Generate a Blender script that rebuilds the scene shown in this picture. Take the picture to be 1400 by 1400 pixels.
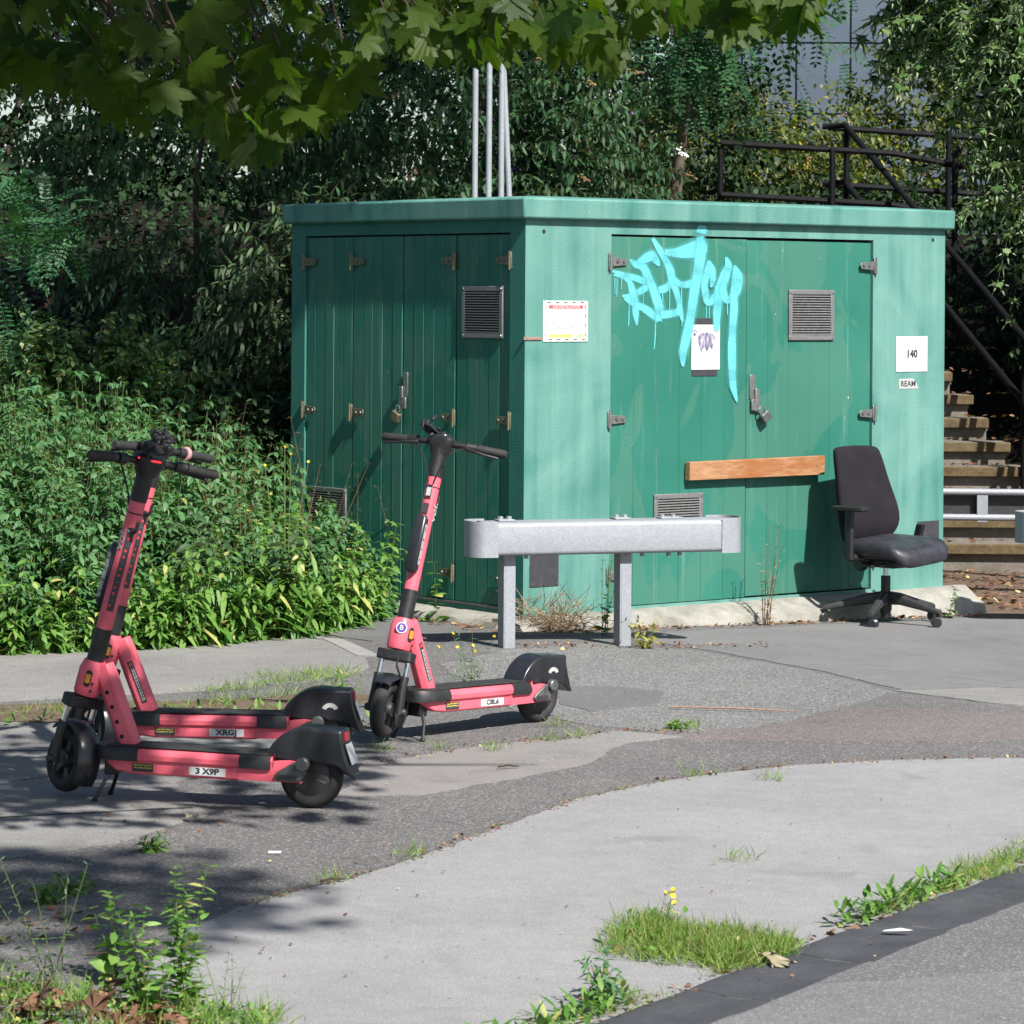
import bpy, bmesh, math, random
import numpy as np
from mathutils import Vector, Matrix, Euler
R = math.radians
rng = np.random.default_rng(7)
random.seed(7)
for o in list(bpy.data.objects):
    bpy.data.objects.remove(o)
sc = bpy.context.scene
col = sc.collection

# ------------------------------------------------------------------ camera, sky, sun, exposure
cd = bpy.data.cameras.new('camera'); cam = bpy.data.objects.new('camera', cd); col.objects.link(cam)
cam.location = (0, 0, 1.75)
cam.rotation_euler = (R(90), R(-0.4), 0)
cd.sensor_width = 36; cd.lens = 4370/1400*36; cd.shift_y = -(700-407)/1400
cd.clip_end = 600; cd.clip_start = .1
cd.dof.use_dof = True; cd.dof.focus_distance = 14.5; cd.dof.aperture_fstop = 16
sc.camera = cam

SUN_AZ, SUN_EL = 32.0, 46.0            # degrees right of straight behind the camera, elevation
w = bpy.data.worlds.new('World'); sc.world = w; w.use_nodes = True
nt = w.node_tree; bg = nt.nodes['Background']
sky = nt.nodes.new('ShaderNodeTexSky'); sky.sky_type = 'NISHITA'; sky.sun_disc = False
sky.sun_elevation = R(SUN_EL); sky.sun_rotation = R(180-SUN_AZ)
nt.links.new(sky.outputs[0], bg.inputs[0]); bg.inputs[1].default_value = 0.062
ld = bpy.data.lights.new('sun', 'SUN'); ld.energy = 5.0; ld.angle = R(.9); ld.color = (1, .965, .91)
sun = bpy.data.objects.new('sun', ld); col.objects.link(sun)
sdir = Vector((math.sin(R(SUN_AZ))*math.cos(R(SUN_EL)), -math.cos(R(SUN_AZ))*math.cos(R(SUN_EL)), math.sin(R(SUN_EL))))
sun.rotation_euler = sdir.to_track_quat('Z', 'Y').to_euler(); sun.location = (4, -6, 12)
sc.view_settings.view_transform = 'Standard'; sc.view_settings.look = 'None'
sc.view_settings.exposure = 1.08; sc.view_settings.gamma = 1
sc.cycles.max_bounces = 7; sc.cycles.transparent_max_bounces = 12
sc.cycles.use_denoising = True

# ------------------------------------------------------------------ helpers
def tag(o, label=None, cat=None, group=None, kind=None):
    if label: o['label'] = label
    if cat: o['category'] = cat
    if group: o['group'] = group
    if kind: o['kind'] = kind
    return o
def empty(name, loc=(0, 0, 0), rz=0, label=None, cat=None, group=None):
    o = bpy.data.objects.new(name, None); col.objects.link(o)
    o.location = loc; o.rotation_euler = (0, 0, rz); o.empty_display_size = .1
    return tag(o, label, cat, group)
def link(name, me, m=None, parent=None, smooth=None):
    if m is not None:
        me.materials.clear(); me.materials.append(m)
    if smooth is not None:
        me.polygons.foreach_set('use_smooth', np.ones(len(me.polygons), bool))
        if smooth < 179: me.set_sharp_from_angle(angle=R(smooth))
    o = bpy.data.objects.new(name, me); col.objects.link(o); o.parent = parent
    return o
class MB:
    def __init__(s): s.v = []; s.f = []
    def add(s, v, f, M=None):
        n = len(s.v)
        s.v += [tuple(M @ Vector(p)) for p in v] if M is not None else [tuple(p) for p in v]
        s.f += [tuple(i+n for i in q) for q in f]; return s
    def box(s, x0, x1, y0, y1, z0, z1, M=None):
        return s.add([(x0,y0,z0),(x1,y0,z0),(x1,y1,z0),(x0,y1,z0),(x0,y0,z1),(x1,y0,z1),(x1,y1,z1),(x0,y1,z1)],
                     [(0,3,2,1),(4,5,6,7),(0,1,5,4),(1,2,6,5),(2,3,7,6),(3,0,4,7)], M)
    def cbox(s, c, d, M=None):
        return s.box(c[0]-d[0]/2, c[0]+d[0]/2, c[1]-d[1]/2, c[1]+d[1]/2, c[2]-d[2]/2, c[2]+d[2]/2, M)
    def loft(s, rings, M=None, closed=True, cap=True):
        k = len(rings[0]); v = [p for r in rings for p in r]; f = []
        for i in range(len(rings)-1):
            for j in range(k if closed else k-1):
                j2 = (j+1) % k
                f.append((i*k+j, i*k+j2, (i+1)*k+j2, (i+1)*k+j))
        if cap and closed:
            f.append(tuple(reversed(range(k)))); f.append(tuple(range((len(rings)-1)*k, len(rings)*k)))
        return s.add(v, f, M)
    def tube(s, pts, r, n=8, M=None, cap=True):
        pts = [Vector(p) for p in pts]; rr = r if isinstance(r, (list, tuple)) else [r]*len(pts)
        rings = []; up = None
        for i, p in enumerate(pts):
            t = (pts[min(i+1, len(pts)-1)] - pts[max(i-1, 0)]).normalized()
            if up is None:
                up = t.orthogonal().normalized()
            a = (up - t*up.dot(t)).normalized(); up = a; b = t.cross(a)
            rings.append([p + (a*math.cos(q)+b*math.sin(q))*rr[i] for q in [2*math.pi*k/n for k in range(n)]])
        return s.loft(rings, M, True, cap)
    def lathe(s, prof, n=24, M=None, a0=0, a1=2*math.pi):
        full = abs(a1-a0-2*math.pi) < 1e-6; m = n if full else n+1; v = []; f = []; k = len(prof)
        for i in range(m):
            a = a0+(a1-a0)*i/n
            v += [(r*math.cos(a), r*math.sin(a), z) for r, z in prof]
        for i in range(n):
            i2 = (i+1) % m
            for j in range(k-1):
                f.append((i*k+j, i2*k+j, i2*k+j+1, i*k+j+1))
        return s.add(v, f, M)
    def prism(s, poly, d0, d1, M=None):          # poly in (x,z), extruded along y from d0 to d1
        n = len(poly)
        v = [(x, d0, z) for x, z in poly] + [(x, d1, z) for x, z in poly]
        f = [tuple(range(n)), tuple(reversed(range(n, 2*n)))] + [(i, i+n, (i+1) % n+n, (i+1) % n) for i in range(n)]
        return s.add(v, f, M)
    def mesh(s, name):
        me = bpy.data.meshes.new(name); me.from_pydata(s.v, [], s.f); me.update()
        bm = bmesh.new(); bm.from_mesh(me); bmesh.ops.recalc_face_normals(bm, faces=bm.faces); bm.to_mesh(me); bm.free()
        return me
    def build(s, name, m, parent=None, smooth=35, bevel=0, seg=2):
        o = link(name, s.mesh(name), m, parent, smooth)
        if bevel:
            b = o.modifiers.new('bevel', 'BEVEL'); b.width = bevel; b.segments = seg; b.limit_method = 'ANGLE'; b.angle_limit = R(40)
            b.harden_normals = False
        return o
def quad_plane(x0, x1, z0, z1, y):                # facing -y
    return MB().add([(x0,y,z0),(x1,y,z0),(x1,y,z1),(x0,y,z1)], [(0,1,2,3)])
def text_mesh(name, s, size, m, parent, M, ext=.0003, align='CENTER', sx=1, bold=0):
    c = bpy.data.curves.new(name, 'FONT'); c.body = s; c.size = size; c.extrude = ext; c.align_x = align; c.align_y = 'CENTER'
    c.resolution_u = 3; c.offset = bold
    t = bpy.data.objects.new('tmp', c); col.objects.link(t)
    me = bpy.data.meshes.new_from_object(t.evaluated_get(bpy.context.evaluated_depsgraph_get()))
    bpy.data.objects.remove(t)
    me.transform(M @ Matrix.Diagonal((sx, 1, 1, 1)))
    return link(name, me, m, parent)

# ------------------------------------------------------------------ materials
class NT:
    def __init__(s, name):
        s.m = bpy.data.materials.new(name); s.m.use_nodes = True; s.t = s.m.node_tree
        s.b = s.t.nodes['Principled BSDF']; s.co = None
    def n(s, typ, **k):
        o = s.t.nodes.new('ShaderNode'+typ)
        for a, v in k.items():
            if a.startswith('i_'):
                key = a[2:]; o.inputs[int(key) if key.isdigit() else key].default_value = v
            else: setattr(o, a, v)
        return o
    def l(s, a, b): s.t.links.new(a, b)
    def coord(s, scale=None, kind='Object'):
        c = s.n('TexCoord').outputs[kind]
        if scale is None: return c
        mp = s.n('Mapping'); mp.inputs['Scale'].default_value = scale; s.l(c, mp.inputs[0]); return mp.outputs[0]
    def noise(s, scale, co=None, detail=4, rough=.55, dist=0):
        n = s.n('TexNoise', i_Scale=scale, i_Detail=detail, i_Roughness=rough, i_Distortion=dist)
        s.l(co if co is not None else s.coord(), n.inputs['Vector']); return n.outputs['Fac']
    def ramp(s, fac, stops):
        r = s.n('ValToRGB'); e = r.color_ramp.elements
        while len(e) < len(stops): e.new(.5)
        for q, (p, c) in zip(e, stops):
            q.position = p; q.color = (*c, 1) if not isinstance(c, (int, float)) else (c, c, c, 1)
        s.l(fac, r.inputs[0]); return r.outputs[0]
    def mix(s, fac, a, b, mode='MIX'):
        x = s.n('Mix', data_type='RGBA', blend_type=mode)
        for v, i in ((fac, 0), (a, 6), (b, 7)):
            if hasattr(v, 'node'): s.l(v, x.inputs[i])
            else: x.inputs[i].default_value = v if i == 0 else (*v, 1)
        return x.outputs[2]
    def bump(s, h, dist=.01, strength=.5):
        b = s.n('Bump', i_Strength=strength, i_Distance=dist); s.l(h, b.inputs['Height']); s.l(b.outputs[0], s.b.inputs['Normal'])
    def set(s, colr=None, rough=None, metal=None, spec=None):
        for v, k in ((colr, 'Base Color'), (rough, 'Roughness'), (metal, 'Metallic'), (spec, 'Specular IOR Level')):
            if v is None: continue
            if hasattr(v, 'node'): s.l(v, s.b.inputs[k])
            else: s.b.inputs[k].default_value = (*v, 1) if k == 'Base Color' else v
        return s.m
def plain(name, c, rough=.5, metal=0, var=.18, scale=30, bump=.0, spec=None):
    k = NT(name); f = k.noise(scale, detail=5)
    c2 = tuple(min(1, x*(1+var)) for x in c); c1 = tuple(x*(1-var) for x in c)
    rr = k.ramp(k.noise(scale*.6, detail=3), [(.3, max(0, rough-.08)), (.7, min(1, rough+.1))])
    if bump: k.bump(f, bump, .4)
    return k.set(k.ramp(f, [(.3, c1), (.7, c2)]), rr, metal, spec)
def paving(name, c1, c2, speck=(.3, .3, .28), dark=(.04, .04, .04), amt=.5, scale=170, rough=.9, big=1.1):
    k = NT(name); co = k.coord()
    base = k.ramp(k.noise(big, co, 6, .6, .4), [(.32, c1), (.68, c2)])
    st = k.ramp(k.noise(9, co, 8, .75), [(.3, (.88,)*3), (.7, (1.07,)*3)])
    base = k.mix(1.0, base, st, 'MULTIPLY')
    v = k.n('TexVoronoi', i_Scale=scale); k.l(co, v.inputs['Vector'])
    g = k.n('Separate' 'XYZ'); k.l(v.outputs['Color'], g.inputs[0])
    base = k.mix(k.ramp(g.outputs[0], [(1-amt*.5, 0.0), (1-amt*.5+.04, amt)]), base, speck)
    base = k.mix(k.ramp(g.outputs[1], [(1-amt*.6, 0.0), (1-amt*.6+.04, amt*.9)]), base, dark)
    stain = k.ramp(k.noise(2.7, co, 3, .5, .8), [(.62, 0.0), (.74, .35)])
    base = k.mix(stain, base, tuple(x*.55 for x in c1))
    k.bump(v.outputs['Distance'], .004, .55)
    return k.set(base, rough, 0, .25)
def leaf_mat(name, cols, trans=.3, rough=.45, back=None, yellow=None, spec=.4):
    k = NT(name)
    a = k.n('Attribute', attribute_name='rnd').outputs['Fac']
    n = len(cols); st = [(i/(n-1) if n > 1 else 0, c) for i, c in enumerate(cols)]
    if yellow: st = [(p*.93, c) for p, c in st] + [(.96, yellow)]
    c = k.ramp(a, st)
    ns = k.ramp(k.noise(45, detail=2), [(.3, (.8,)*3), (.7, (1.12,)*3)])
    c = k.mix(1.0, c, ns, 'MULTIPLY')
    if back:
        c = k.mix(k.n('NewGeometry').outputs['Backfacing'], c, back)
    k.set(c, rough, 0, spec)
    tr = k.n('BsdfTranslucent'); tc = k.mix(1.0, c, (1.15, 1.45, .5), 'MULTIPLY'); k.l(tc, tr.inputs[0])
    mx = k.n('MixShader'); mx.inputs[0].default_value = trans
    k.l(k.b.outputs[0], mx.inputs[1]); k.l(tr.outputs[0], mx.inputs[2])
    k.l(mx.outputs[0], k.t.nodes['Material Output'].inputs[0])
    return k.m
M = {}
def galvanised():
    k = NT('galvanised'); co = k.coord()
    v = k.n('TexVoronoi', i_Scale=120); k.l(co, v.inputs[0])
    g = k.n('SeparateXYZ'); k.l(v.outputs['Color'], g.inputs[0])
    c = k.ramp(g.outputs[0], [(.0, (.232, .245, .268)), (.6, (.25, .265, .288)), (1, (.282, .297, .32))])
    c = k.mix(k.ramp(k.noise(5, co, 5), [(.5, 0.0), (.75, .5)]), c, (.19, .20, .22))
    c = k.mix(k.ramp(k.noise(3, k.coord((1, 1, 6)), 5), [(.62, 0.0), (.72, .4)]), c, (.34, .35, .36))
    return k.set(c, k.ramp(g.outputs[1], [(0, .5), (1, .68)]), .22)
M['galv'] = galvanised()
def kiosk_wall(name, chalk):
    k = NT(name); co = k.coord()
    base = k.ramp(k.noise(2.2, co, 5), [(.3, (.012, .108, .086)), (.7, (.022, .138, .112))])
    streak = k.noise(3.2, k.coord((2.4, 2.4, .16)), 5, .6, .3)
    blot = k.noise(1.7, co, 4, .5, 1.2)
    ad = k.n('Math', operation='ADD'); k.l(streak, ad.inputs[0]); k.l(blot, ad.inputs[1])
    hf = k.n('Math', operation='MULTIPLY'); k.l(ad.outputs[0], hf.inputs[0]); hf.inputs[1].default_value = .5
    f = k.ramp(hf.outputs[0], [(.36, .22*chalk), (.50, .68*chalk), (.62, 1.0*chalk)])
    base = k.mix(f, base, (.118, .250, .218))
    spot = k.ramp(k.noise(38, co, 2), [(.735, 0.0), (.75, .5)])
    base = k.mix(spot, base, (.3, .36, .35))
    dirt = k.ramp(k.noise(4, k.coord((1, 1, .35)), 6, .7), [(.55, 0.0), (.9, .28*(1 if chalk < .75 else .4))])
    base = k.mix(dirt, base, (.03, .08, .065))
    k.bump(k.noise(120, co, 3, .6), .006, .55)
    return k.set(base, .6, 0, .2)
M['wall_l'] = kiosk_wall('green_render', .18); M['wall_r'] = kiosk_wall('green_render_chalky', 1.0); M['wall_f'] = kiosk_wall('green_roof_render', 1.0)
def door_mat():
    k = NT('green_door_paint'); co = k.coord(None, 'Object')
    oi = k.n('ObjectInfo').outputs['Random']
    base = k.ramp(k.noise(1.3, co, 5), [(.3, (.015, .112, .082)), (.7, (.029, .143, .106))])
    tn = k.ramp(oi, [(0, (.965,)*3), (1, (1.035,)*3)]); base = k.mix(1.0, base, tn, 'MULTIPLY')
    pt = k.ramp(k.noise(1.6, k.coord((1.4, 1.4, .8)), 2, .4, 1.5), [(.52, 0.0), (.535, .30)])
    base = k.mix(pt, base, (.075, .155, .115))
    stk = k.ramp(k.noise(9, k.coord((2.2, 2.2, .12)), 4, .6), [(.60, 0.0), (.74, .45)])
    base = k.mix(stk, base, (.15, .235, .20))
    scr = k.ramp(k.noise(30, k.coord((1, 1, .35)), 3, .7, 2.), [(.72, 0.0), (.75, .75)])
    base = k.mix(scr, base, (.55, .62, .56))
    k.bump(k.noise(60, k.coord((1, 1, .1)), 4), .003, .3)
    return k.set(base, k.ramp(k.noise(4, co), [(.3, .45), (.7, .62)]), 0, .22)
M['door'] = door_mat()
M['steel'] = plain('stainless_steel', (.26, .26, .25), .38, .8, .2, 60)
M['brass'] = plain('tarnished_brass', (.16, .15, .10), .5, .6, .2, 60)
M['rust'] = plain('rusty_steel', (.25, .16, .12), .7, .3, .3, 80)
M['vent'] = plain('vent_aluminium', (.17, .17, .17), .5, .4, .15, 50)
M['void'] = plain('dark_void', (.012, .012, .012), .9)
M['black'] = plain('black_plastic', (.011, .011, .012), .48, 0, .35, 40)
M['black_gloss'] = plain('black_smooth_plastic', (.015, .0165, .020), .30, 0, .3, 12)
M['rubber'] = plain('tyre_rubber', (.016, .0155, .015), .75, 0, .35, 25, .002)
M['hub'] = plain('grey_hub', (.028, .028, .029), .5, .1, .3, 25)
M['alu'] = plain('worn_aluminium', (.11, .11, .11), .5, .5, .35, 40)
M['chrome'] = plain('chrome', (.7, .7, .7), .15, 1, .05)
def pink_mat():
    k = NT('coral_pink_paint'); co = k.coord()
    base = k.ramp(k.noise(5, co, 4), [(.3, (.58, .086, .120)), (.7, (.66, .112, .152))])
    d = k.ramp(k.noise(14, co, 8, .75), [(.54, 0.0), (.74, .55)])
    base = k.mix(d, base, (.20, .045, .05))
    sc_ = k.ramp(k.noise(70, k.coord((.3, 1, 1)), 3, .7), [(.70, 0.0), (.74, .6)])
    base = k.mix(sc_, base, (.12, .06, .06))
    return k.set(base, k.ramp(k.noise(9, co), [(.3, .38), (.7, .55)]), 0, .45)
M['pink'] = pink_mat()
M['white'] = plain('white_vinyl', (.56, .56, .55), .5, 0, .05, 8)
M['offwhite'] = plain('dirty_white_vinyl', (.36, .36, .35), .55, 0, .25, 60)
M['ink'] = plain('black_ink', (.03, .03, .035), .6)
M['inkblue'] = plain('faded_blue_ink', (.20, .20, .38), .6)
M['inkred'] = plain('faded_red_ink', (.46, .07, .07), .6)
M['inkyel'] = plain('faded_yellow_ink', (.56, .50, .10), .6)
M['yellowprint'] = plain('yellow_print', (.7, .6, .06), .6)
M['redprint'] = plain('red_print', (.6, .05, .05), .6)
M['purple'] = plain('purple_vinyl', (.06, .03, .22), .5)
M['amber'] = plain('amber_reflector', (.55, .22, .02), .25, 0, .2, 200)
M['clearref'] = plain('clear_reflector', (.5, .5, .5), .2, .3, .2, 200)
M['redlens'] = plain('red_lens', (.35, .01, .03), .25, 0, .2, 150)
def emis(name, c, s):
    k = NT(name); k.set(c, .4); k.b.inputs['Emission Color'].default_value = (*c, 1); k.b.inputs['Emission Strength'].default_value = s; return k.m
M['redled'] = emis('red_led', (1, .02, .03), 1.2)
def fabric():
    k = NT('dark_fabric'); co = k.coord()
    c = k.ramp(k.noise(6, co, 5), [(.3, (.008, .007, .010)), (.7, (.013, .011, .015))])
    k.bump(k.noise(400, co, 2), .002, .5); k.set(c, .9, 0, .2)
    return k.m
M['fabric'] = fabric()
def leather():
    k = NT('worn_black_vinyl'); co = k.coord()
    c = k.ramp(k.noise(8, co, 6, .65), [(.35, (.012, .012, .016)), (.75, (.042, .042, .053))])
    k.bump(k.noise(25, co, 5, .6), .006, .5); return k.set(c, k.ramp(k.noise(14, co), [(.3, .35), (.7, .6)]), 0, .4)
M['leather'] = leather()
def wood():
    k = NT('weathered_pine'); co = k.coord((1.2, 9, 9))
    c = k.ramp(k.noise(7, co, 6, .6, .8), [(.25, (.17, .075, .03)), (.5, (.30, .155, .075)), (.75, (.37, .225, .13))])
    s_ = k.ramp(k.noise(3.5, k.coord((1, 1, 3)), 4, .5, .5), [(.5, 0.0), (.62, .7)])
    c = k.mix(s_, c, (.22, .07, .018))
    return k.set(c, .7, 0, .3)
M['wood'] = wood()
def graf():
    k = NT('cyan_spray_paint')
    a = k.n('Attribute', attribute_name='edge').outputs['Fac']
    co = k.coord(); m_ = k.n('Math', operation='MULTIPLY_ADD'); k.l(k.noise(160, co, 2), m_.inputs[0]); m_.inputs[1].default_value = .5
    k.l(a, m_.inputs[2])
    al = k.ramp(m_.outputs[0], [(.10, 0.0), (.40, .25), (.72, .90)])
    k.l(al, k.b.inputs['Alpha'])
    return k.set(k.ramp(k.noise(9, co), [(.3, (.085, .40, .44)), (.7, (.115, .46, .50))]), .5)
M['graf'] = graf()
def concrete(name, c1, c2, moss=.4, sc_=9):
    k = NT(name); co = k.coord()
    c = k.ramp(k.noise(sc_, co, 7, .65), [(.3, c1), (.7, c2)])
    c = k.mix(k.ramp(k.noise(3, co, 5, .6), [(.52, 0.0), (.75, moss)]), c, (.10, .10, .065))
    k.bump(k.noise(40, co, 6, .7), .012, .6); return k.set(c, .92, 0, .2)
M['plinth'] = concrete('rough_concrete', (.18, .172, .15), (.30, .29, .26), .45)
M['step'] = concrete('step_concrete', (.10, .088, .072), (.19, .172, .15), .6)
M['nosing'] = concrete('lichened_nosing', (.062, .045, .024), (.135, .098, .052), .6, 14)
M['handrail'] = plain('black_gloss_paint', (.004, .004, .005), .6, 0, .3, 20, 0, .15)
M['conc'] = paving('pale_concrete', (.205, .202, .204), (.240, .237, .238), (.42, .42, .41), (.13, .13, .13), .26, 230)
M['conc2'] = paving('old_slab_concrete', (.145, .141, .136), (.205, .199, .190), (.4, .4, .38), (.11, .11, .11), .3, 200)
M['asph'] = paving('worn_asphalt', (.088, .083, .084), (.118, .112, .112), (.34, .34, .31), (.04, .038, .038), .40, 150)
M['asph2'] = paving('smooth_asphalt', (.125, .122, .124), (.160, .156, .157), (.28, .28, .28), (.07, .07, .07), .3, 210)
M['pinkc'] = paving('pinkish_concrete', (.170, .158, .152), (.205, .190, .182), (.3, .29, .28), (.15, .13, .12), .26, 200)
M['reda'] = paving('red_asphalt', (.108, .094, .091), (.142, .125, .120), (.3, .28, .26), (.06, .05, .05), .4, 150)
M['grav'] = paving('coarse_aggregate_asphalt', (.115, .113, .112), (.150, .147, .145), (.33, .33, .32), (.045, .045, .045), .55, 150)
M['road'] = paving('road_asphalt', (.092, .090, .093), (.120, .117, .119), (.28, .28, .28), (.06, .06, .06), .4, 150)
M['road2'] = paving('road_asphalt_pale', (.118, .116, .119), (.145, .142, .144), (.28, .28, .28), (.07, .07, .07), .36, 150)
M['gutter'] = concrete('dark_channel_stone', (.036, .038, .045), (.062, .064, .072), .12, 5)
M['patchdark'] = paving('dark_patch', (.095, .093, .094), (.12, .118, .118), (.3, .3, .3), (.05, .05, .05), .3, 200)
M['strip'] = paving('pale_kerb_strip', (.21, .205, .195), (.27, .265, .25), amt=.2)
def soil():
    k = NT('bank_soil'); co = k.coord()
    c = k.ramp(k.noise(6, co, 7, .7), [(.3, (.006, .0055, .004)), (.7, (.015, .013, .009))])
    k.bump(k.noise(20, co, 6, .7), .03, .8); return k.set(c, 1, 0, .1)
M['soil'] = soil()
def dirt():
    k = NT('leaf_strewn_dirt'); co = k.coord()
    c = k.ramp(k.noise(12, co, 7, .7), [(.3, (.075, .05, .034)), (.7, (.17, .13, .10))])
    k.bump(k.noise(50, co, 6, .7), .015, .8); return k.set(c, 1, 0, .1)
M['dirt'] = dirt()
M['stem'] = plain('green_stem', (.09, .12, .04), .7)
M['twig'] = plain('brown_twig', (.045, .03, .02), .85, 0, .4, 40)
M['bark'] = concrete('plane_bark', (.06, .05, .036), (.15, .13, .095), .4, 4)
M['nettle'] = leaf_mat('nettle_leaf', [(.036, .108, .036), (.064, .160, .058), (.108, .220, .092)], .32, .55, None, (.22, .23, .06))
M['bright'] = leaf_mat('broad_weed_leaf', [(.060, .155, .022), (.10, .215, .036), (.165, .275, .065)], .34, .55, None, (.38, .36, .12))
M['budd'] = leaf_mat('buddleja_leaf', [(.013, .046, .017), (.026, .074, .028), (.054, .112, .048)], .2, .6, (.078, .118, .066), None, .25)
M['budd2'] = leaf_mat('pale_buddleja_leaf', [(.030, .070, .026), (.055, .105, .042), (.095, .145, .065)], .25, .5, (.12, .15, .10))
M['robin'] = leaf_mat('robinia_leaflet', [(.018, .068, .030), (.030, .098, .038), (.048, .125, .046)], .25, .5)
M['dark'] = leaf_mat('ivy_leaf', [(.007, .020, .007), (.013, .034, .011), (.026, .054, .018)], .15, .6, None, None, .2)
M['olive'] = leaf_mat('olive_scrub_leaf', [(.040, .065, .014), (.075, .105, .022), (.13, .145, .03)], .3, .5, None, (.34, .28, .04))
M['maple'] = leaf_mat('cut_leaf_maple_leaf', [(.045, .105, .026), (.08, .155, .040), (.14, .215, .075)], .35, .45, (.2, .26, .15))
M['plane'] = leaf_mat('plane_leaf', [(.016, .050, .015), (.036, .078, .010), (.075, .115, .008)], .62, .5, (.050, .088, .009), None, .3)
def veined(base):
    m = base.copy(); m.name = 'veined_plane_leaf'; k = NT.__new__(NT); k.m = m; k.t = m.node_tree; k.b = k.t.nodes['Principled BSDF']
    sep = k.n('SeparateXYZ'); k.l(k.coord(), sep.inputs[0]); best = None
    def mt(op, a, b=None, c=None):
        n = k.n('Math', operation=op)
        for i, v in enumerate((a, b, c)):
            if v is None: continue
            if hasattr(v, 'node'): k.l(v, n.inputs[i])
            else: n.inputs[i].default_value = v
        return n.outputs[0]
    y = mt('SUBTRACT', sep.outputs[1], .12)
    for a in (0, 47, -47, 95, -95):
        dx, dy = math.sin(R(a)), math.cos(R(a))
        perp = mt('ABSOLUTE', mt('SUBTRACT', mt('MULTIPLY', sep.outputs[0], dy), mt('MULTIPLY', y, dx)))
        along = mt('ADD', mt('MULTIPLY', sep.outputs[0], dx), mt('MULTIPLY', y, dy))
        d = mt('ADD', perp, mt('MULTIPLY', mt('LESS_THAN', along, 0.0), 1.0))
        # side veins leave each main vein at an angle
        fr = mt('ABSOLUTE', mt('SUBTRACT', mt('FRACT', mt('MULTIPLY', mt('SUBTRACT', along, mt('MULTIPLY', perp, .9)), 7.0)), .5))
        sv = mt('ADD', mt('MULTIPLY', fr, .12), mt('MULTIPLY', mt('GREATER_THAN', perp, .17), 1.0))
        d = mt('MINIMUM', d, mt('ADD', sv, .006))
        best = d if best is None else mt('MINIMUM', best, d)
    f = k.ramp(best, [(.004, .55), (.013, 0.0)])
    src = k.b.inputs['Base Color'].links[0].from_socket
    c = k.mix(f, src, (.08, .11, .025)); k.l(c, k.b.inputs['Base Color'])
    return m
M['plane_v'] = veined(M['plane'])
M['bramble'] = leaf_mat('bramble_leaf', [(.045, .10, .028), (.08, .155, .046), (.13, .205, .075)], .3, .55, None, (.26, .28, .09))
M['grassm'] = leaf_mat('grass_blade', [(.105, .20, .028), (.17, .275, .048), (.26, .31, .09)], .35, .55, None, (.27, .24, .11))
M['straw'] = leaf_mat('dry_straw', [(.16, .095, .05), (.26, .17, .10), (.36, .27, .18)], .2, .7)
M['drylf'] = leaf_mat('dry_leaf', [(.09, .042, .022), (.16, .075, .04), (.24, .14, .085)], .15, .7, None, (.45, .36, .16))
M['paledry'] = leaf_mat('pale_dry_leaf', [(.26, .22, .14), (.32, .28, .19)], .15, .7)
M['yellowleaf'] = leaf_mat('yellow_green_leaf', [(.20, .20, .03), (.24, .21, .045)], .2, .6)
M['flower'] = plain('yellow_petal', (.62, .43, .012), .6, 0, .1)
M['orangefl'] = plain('orange_petal', (.8, .32, .02), .6, 0, .1)
M['spent'] = plain('spent_brown_flower', (.16, .085, .04), .9, 0, .4, 60)
M['lilac'] = plain('purple_flower', (.22, .09, .34), .8, 0, .3, 60)
M['whitefl'] = plain('white_bindweed_flower', (.8, .8, .78), .6, 0, .05)
M['cladding'] = plain('blue_grey_cladding', (.055, .078, .105), .5, 0, .12, 2)
M['cladjoint'] = plain('cladding_joint', (.05, .07, .10), .7)
# ------------------------------------------------------------------ the ground
def sstep(a, b, x): 
    t = np.clip((np.asarray(x, float)-a)/(b-a), 0, 1); return t*t*(3-2*t)
def gz(x, y):
    u = .8*np.asarray(x, float)+.6*(np.asarray(y, float)-16.5)
    return -.03*np.clip((np.sqrt(u*u+.02)+u)/2, 0, 8)
EX = np.array([-30, -2.47, -2.04, -1.46, -1.04, -.74, -.55, -.50])
EY = np.array([14.9, 15.52, 15.7, 16.07, 16.45, 17.1, 18.2, 19.6])
def edge_y(x): return np.interp(x, EX, EY)
def bank(x, y):
    x = np.asarray(x, float); y = np.asarray(y, float)
    e = np.where(x < -.5, edge_y(x), 20.6)
    left = .10*np.clip(y-e-.05, 0, 4) + .42*np.clip(y-19.6, 0, 8)*sstep(19.5, 21.5, y)
    st = np.clip(.567*(y-23.6)-.02, 0, 3)
    rt = np.clip(.50*(y-22.6), 0, 3.2)
    a = sstep(1.0, 1.6, x); b = sstep(3.9, 4.2, x)
    h = left*(1-a)+st*a*(1-b)+rt*b
    return np.minimum(h, 2.6)
def tz(x, y): return float(gz(x, y)+bank(x, y))
def grid_mesh(name, xs, ys, zf, m, keep=None):
    X, Y = np.meshgrid(xs, ys); Z = zf(X, Y); nx, ny = len(xs), len(ys)
    v = np.stack([X, Y, Z], -1).reshape(-1, 3)
    i = np.arange(nx-1)[None, :]+nx*np.arange(ny-1)[:, None]
    f = np.stack([i, i+1, i+1+nx, i+nx], -1).reshape(-1, 4)
    if keep is not None:
        k = keep(X, Y).reshape(-1); f = f[k[f].any(1)]
        used = np.unique(f); mp = np.zeros(len(v), int); mp[used] = np.arange(len(used)); v = v[used]; f = mp[f]
    me = bpy.data.meshes.new(name); me.from_pydata(v.tolist(), [], f.tolist()); me.update()
    return link(name, me, m, None, 180)
fx = np.concatenate([[-250, -80, -30, -12, -8, -6, -5], np.arange(-4, 5.01, .12), [6, 7, 9, 13, 30, 80, 250]])
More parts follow.
